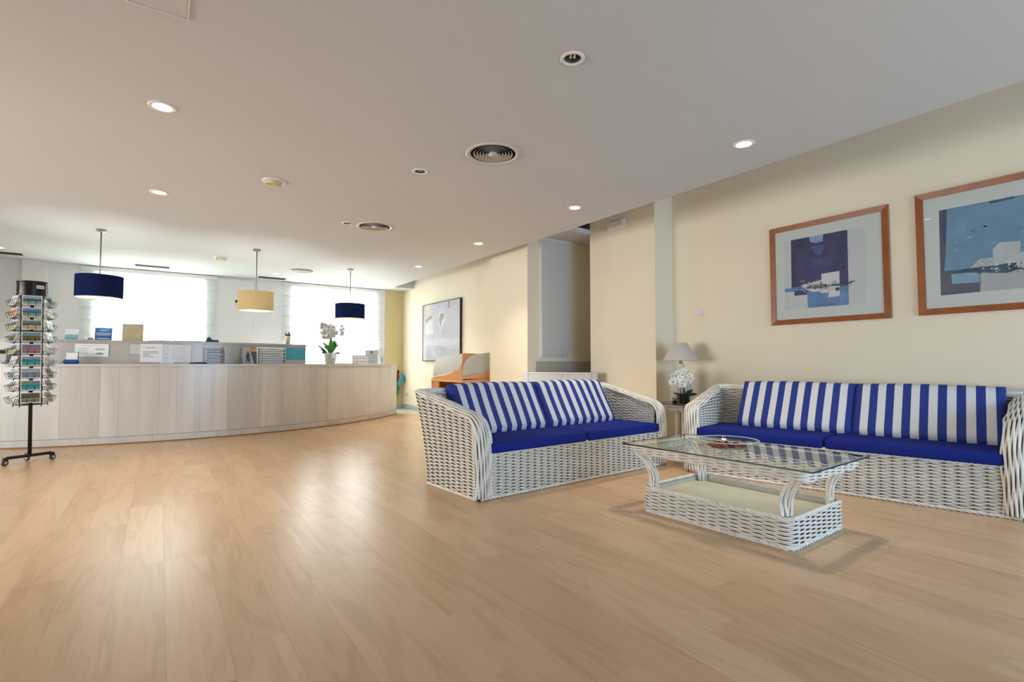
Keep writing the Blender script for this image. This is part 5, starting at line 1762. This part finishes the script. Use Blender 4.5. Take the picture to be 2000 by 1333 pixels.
P, LN = Ploop(BW / 2, BL / 2, .05, .012, BH)
b = MB(); weave(b, P, LN, np.linspace(0, 1, 14), LN / 2 / round(LN / 2 / .074))
o = b.build('base_weave', M_wicker, ct, smooth=True); o['kind'] = 'stuff'
b = MB(); backing(b, P, -.011, 60, 3); b.build('base_core', M_wickin, o)
b = MB()
for z in (.010, BH + .006): twist(b, np.c_[rrect(BW / 2 - .002, BL / 2 - .002, .05), np.full(29, z)], .008, .0068, 3, .11)
o = b.build('base_rope', M_wicker, ct, smooth=True); o['kind'] = 'stuff'
P2_, _ = Ploop(BW / 2 - .022, BL / 2 - .022, .04, .12, BH + .002)
b = MB(); backing(b, P2_, 0, 60, 3); b.build('base_liner', mat('wicker_board', (.55, .52, .44), .6), ct)
MB().box((-BW / 2 + .015, -BL / 2 + .015, .125), (BW / 2 - .015, BL / 2 - .015, .137)).build('shelf', mat('pale_shelf_board', (.62, .57, .46), .6, var=.08, scale=5, stretch=(1, .3, 1)), ct)
# legs: sweep out to the top frame
for sx in (-1, 1):
    for sy in (-1, 1):
        bx, by = sx * (BW / 2 - .045), sy * (BL / 2 - .05)
        path = [(bx, by, .12), (bx, by, .20), (bx - sx * .002, by - sy * .005, .26), (bx + sx * .008, by + sy * .02, .32), (bx + sx * .025, by + sy * .06, .375), (bx + sx * .04, by + sy * .095, .415)]
        pq = np.array(path); q = np.linspace(0, 5, 16); pq = np.c_[[np.interp(q, range(6), pq[:, i]) for i in range(3)]].T
        b = MB(); strand_bundle(b, pq, (math.sqrt(.5), -sx * sy * math.sqrt(.5), 0), .055, 6, .0075, .004, .22, bulge=.018)
        strand_bundle(b, pq - np.array([sx * .012, sy * .012, 0]), (math.sqrt(.5), -sx * sy * math.sqrt(.5), 0), .05, 5, .0075, .004, .22, bulge=-.018)
        b.build('leg', M_wicker, ct, smooth=True)
P, LN = Ploop(.365, .605, .05, .405, .452, .01)
b = MB(); weave(b, P, LN, np.linspace(0, 1, 6), LN / 2 / round(LN / 2 / .09), r=.0068)
o = b.build('top_frame', M_wicker, ct, smooth=True); o['kind'] = 'stuff'
P2, _ = Ploop(.335, .575, .04, .405, .452)
b = MB(); backing(b, P, -.008, 60, 3); backing(b, P2, 0, 60, 3)
pa = rrect(.358, .598, .05); pb_ = rrect(.332, .572, .04)
G = np.zeros((len(pa), 2, 3)); G[:, 0, :2] = pa; G[:, 1, :2] = pb_; G[:, :, 2] = .455; b.grid(G)
G = G.copy(); G[:, :, 2] = .404; b.grid(G)
b.build('frame_core', mat('wicker_board', (.55, .52, .44), .6), o)
gx, gy = .405, .655
MB().box((-gx + .0012, -gy + .0012, .4625), (gx - .0012, gy - .0012, .4725)).build('glass_top', M_glass, ct)
b = MB()
b.box((-gx, -gy, .4625), (-gx + .001, gy, .4725)); b.box((gx - .001, -gy, .4625), (gx, gy, .4725)); b.box((-gx + .001, -gy, .4625), (gx - .001, -gy + .001, .4725)); b.box((-gx + .001, gy - .001, .4625), (gx - .001, gy, .4725))
b.build('glass_edge', M_edge, ct)
b = MB()
for sx in (-1, 1):
    for sy in (-1, 1): b.lathe([(.012, .456), (.012, .4624)], 10, (sx * .33, sy * .57, 0))
b.build('bumper', M_acryl, ct)

# ---- glass bowl with potpourri
ZG = .4726
bc = onz(1420, 889, ZG)
t = thing('glass_bowl', 'wide footed crystal bowl on the glass coffee table', 'bowl', (bc[0], bc[1], ZG))
MB().lathe([(.0, .004), (.05, .004), (.055, 0), (.06, .003), (.045, .014), (.03, .022), (.028, .03)], 36).build('foot', M_crystal, t, smooth=True)
MB().lathe([(.0, .034), (.03, .03), (.10, .042), (.15, .062), (.18, .085), (.188, .095), (.186, .098), (.178, .092), (.148, .069), (.10, .049), (.03, .038), (0, .038)], 48).build('bowl', M_crystal, t, smooth=True)
MB().lathe([(.186, .094), (.1895, .095), (.1895, .099), (.186, .099)], 48, close=True).build('rim', mat('crystal_rim', (.72, .74, .72), .1), t, smooth=True)
random.seed(4)
cols = [mat('potpourri_red', (.36, .035, .04), .6), mat('potpourri_pink', (.50, .10, .10), .6), mat('potpourri_dark', (.07, .015, .02), .6)]
pm = []
for ci, c in enumerate(cols):
    m = MB()
    P = np.zeros((5, 4, 3))
    for i in range(5):
        for j in range(4):
            a = (j / 3 - .5) * 2.2; r_ = .020 * math.sin(PI * (.15 + .7 * i / 4))
            P[i, j] = (.017 * (i / 2 - 1), r_ * math.sin(a), r_ * (1 - math.cos(a)) + .003)
    m.grid(P); P2 = P.copy(); P2[:, :, 2] -= .003; m.grid(P2, flip=True)
    m.lathe([(0, 0), (.006, .003), (.004, .009), (0, .011)], 6)
    pm.append(m.mesh('potpourri_petal', c, True))
for k in range(46):
    a = random.uniform(0, 2 * PI); r_ = .105 * math.sqrt(random.random())
    z = .046 + .25 * max(0, r_ - .04) * .5 + random.choice([0, .007, .014]) * (1 - r_ / .13)
    o = obj('potpourri_petal', random.choice(pm + pm[:1]), None, (bc[0] + r_ * math.cos(a), bc[1] + r_ * math.sin(a), ZG + z))
    o.rotation_euler = (random.uniform(-.35, .35), random.uniform(-.35, .35), random.uniform(0, 6))
    s_ = random.uniform(.8, 1.1); o.scale = (s_, s_, s_)
    tag(o, 'dried red potpourri petal in the crystal bowl on the coffee table', 'potpourri', 'potpourri in the crystal bowl')

# ---- side table in the corner
st = thing('side_table', 'square white wicker side table with a glass top in the corner', 'table', (5.315, 4.115, 0))
hs = .265; ZTB = .570
P, LN = Ploop(hs - .02, hs - .02, .04, ZTB - .07, ZTB - .018)
b = MB(); weave(b, P, LN, np.linspace(0, 1, 5), LN / 2 / round(LN / 2 / .07), r=.0068); o = b.build('top_frame', M_wicker, st, smooth=True); o['kind'] = 'stuff'
b = MB(); backing(b, P, -.009, 40, 3); b.box((-hs + .04, -hs + .04, ZTB - .03), (hs - .04, hs - .04, ZTB - .02)); b.build('frame_core', mat('wicker_board', (.55, .52, .44), .6), o)
for sx in (-1, 1):
    for sy in (-1, 1):
        bx, by = sx * (hs - .075), sy * (hs - .075)
        path = [(bx, by, .0), (bx, by, .2), (bx, by, .38), (bx + sx * .015, by + sy * .015, .46), (bx + sx * .035, by + sy * .035, .515)]
        b = MB(); strand_bundle(b, path, (math.sqrt(.5), -sx * sy * math.sqrt(.5), 0), .045, 5, .0068, .003, .25, bulge=.014)
        strand_bundle(b, np.array(path) - np.array([sx * .01, sy * .01, 0]), (math.sqrt(.5), -sx * sy * math.sqrt(.5), 0), .04, 4, .0068, .003, .25, bulge=-.014)
        b.build('leg', M_wicker, st, smooth=True)
b = MB()
for a, c in (((-1, -1), (1, 1)), ((-1, 1), (1, -1))):
    q = hs - .075; b.tube([(a[0] * q, a[1] * q, .12 + .012 * (a[1] > 0)), (c[0] * q, c[1] * q, .12 + .012 * (a[1] > 0))], .010, 7)
b.build('stretcher', M_wicker, st, smooth=True)
MB().box((-hs + .001, -hs + .001, ZTB - .009), (hs - .001, hs - .001, ZTB)).build('glass_top', M_glass, st)
b = MB(); b.box((-hs, -hs, ZTB - .009), (-hs + .001, hs, ZTB)); b.box((hs - .001, -hs, ZTB - .009), (hs, hs, ZTB)); b.box((-hs + .001, -hs, ZTB - .009), (hs - .001, -hs + .001, ZTB)); b.box((-hs + .001, hs - .001, ZTB - .009), (hs - .001, hs, ZTB))
b.build('glass_edge', M_edge, st)

# ---- table lamp
lx, ly = ony(1329, 700, 4.17)[:2]
t = thing('table_lamp', 'table lamp with a white conical shade and white ceramic body', 'lamp', (lx, ly, ZTB), -YAW * .8)
b = MB(); b.cbox((-.115, -.07, 0), (.115, .07, .385), .03); b.build('body', mat('white_ceramic', (.70, .71, .66), .15), t, auto=.5)
MB().lathe([(.02, .385), (.045, .39), (.03, .42), (.014, .45), (.014, .50)], 18).build('neck', mat('pale_glass_neck', (.72, .72, .68), .1), t, smooth=True)
MB().lathe([(.018, .49), (.022, .50), (.022, .545), (.012, .55)], 16).build('socket', mat('brass', (.35, .28, .16), .35, metal=1), t, auto=.6)
MB().shell([(.215, .525), (.212, .529), (.082, .745)], 44).build('shade', M_shade_wh, t, smooth=True)
MB().lathe([(.212, .524), (.217, .523), (.216, .531), (.211, .531)], 44, close=True).build('shade_rim', mat('shade_trim', (.66, .58, .42), .7), t, smooth=True)
b = MB()
for k in range(3):
    a = 2 * PI * k / 3; b.tube([(0, 0, .735), (.082 * math.cos(a), .082 * math.sin(a), .74)], .0025, 5)
b.tube([(0, 0, .54), (0, 0, .737)], .004, 6); b.build('harp', M_chrome, t)
b = MB(); b.tube([(.018, -.0, .50), (.04, -.02, .44), (.055, -.03, .38)], .004, 6); b.build('cord', M_dark, t, smooth=True)

# ---- potted orchid in front of the lamp
ox, oy = ony(1334.5, 784, 3.955)[:2]
t = thing('potted_orchid', 'white orchid in a black pot inside a clear glass cylinder, before the lamp', 'orchid', (ox, oy, ZTB), -YAW)
MB().lathe([(.068, .012), (.070, .016), (.072, .125), (.066, .125), (.064, .11), (0, .108)], 26).build('pot', mat('black_gloss_pot', (.012, .014, .014), .2), t, auto=.6)
MB().shell([(.0, .003), (.076, .003), (.078, .006), (.078, .13)], 30).build('glass_cylinder', M_glass, t, smooth=True)
MB().lathe([(0, .109), (.064, .109)], 16).build('soil', mat('bark', (.12, .09, .06), .9), t)
for (p0, d_, L_, W_) in (((.005, 0, .11), (.02, -.05, 1), .13, .022), ((.01, 0, .11), (.75, -.3, .55), .12, .045), ((.03, .0, .11), (1, -.2, .14), .13, .04), ((-.02, 0, .11), (-1, -.1, .3), .10, .022)):
    lf = MB(); ellip_leaf(lf, p0, d_, (0, -1, .25), L_, W_, .12); lf.build('leaf', M_leafd, t, smooth=True)
for k, pth in enumerate(([(-.03, 0, .11), (-.035, 0, .22), (-.02, .01, .33), (.03, -.01, .40), (.06, -.03, .385)], [(-.02, .01, .11), (-.03, .01, .24), (-.06, 0, .34), (-.12, -.02, .36), (-.15, -.03, .31)])):
    pp_ = np.array(pth); q = np.linspace(0, 4, 17); sp = np.c_[[np.interp(q, range(5), pp_[:, i]) for i in range(3)]].T
    for _ in range(3): sp[1:-1] = (sp[:-2] + 2 * sp[1:-1] + sp[2:]) / 4
    MB().tube(sp, .0035, 6).build('flower_stem', M_stem, t, smooth=True)
random.seed(21)
for p in ((-.02, -.03, .385), (-.06, -.02, .37), (.02, -.05, .33), (.06, -.05, .34), (.08, -.04, .30), (-.05, -.05, .32), (-.10, -.04, .345), (-.125, -.05, .30), (-.14, -.05, .265), (-.085, -.06, .285), (-.01, -.06, .275), (.045, -.06, .275), (-.03, -.06, .23), (.0, -.05, .40)):
    place_flower(t, me_fl, p, random.uniform(-.5, .5), random.uniform(-.4, .2), random.uniform(.9, 1.2))
sx_, sy_ = ony(1318.5, 786, 4.07)[:2]
t = thing('small_pot', 'tiny black pot with a grey sprig beside the orchid', 'pot', (sx_ - .005, sy_ + .0, ZTB))
MB().lathe([(.024, 0), (.028, .004), (.030, .04), (.026, .04), (.024, .034), (0, .033)], 18).build('pot', M_black, t, auto=.6)
for k in range(4):
    a = k * 1.6; lf = MB(); ellip_leaf(lf, (0, 0, .034), (.7 * math.cos(a), .7 * math.sin(a), .8), (-math.sin(a), math.cos(a), .2), .055, .018, .1); lf.build('leaf', mat('sprig_grey', (.3, .33, .33), .6), t, smooth=True)
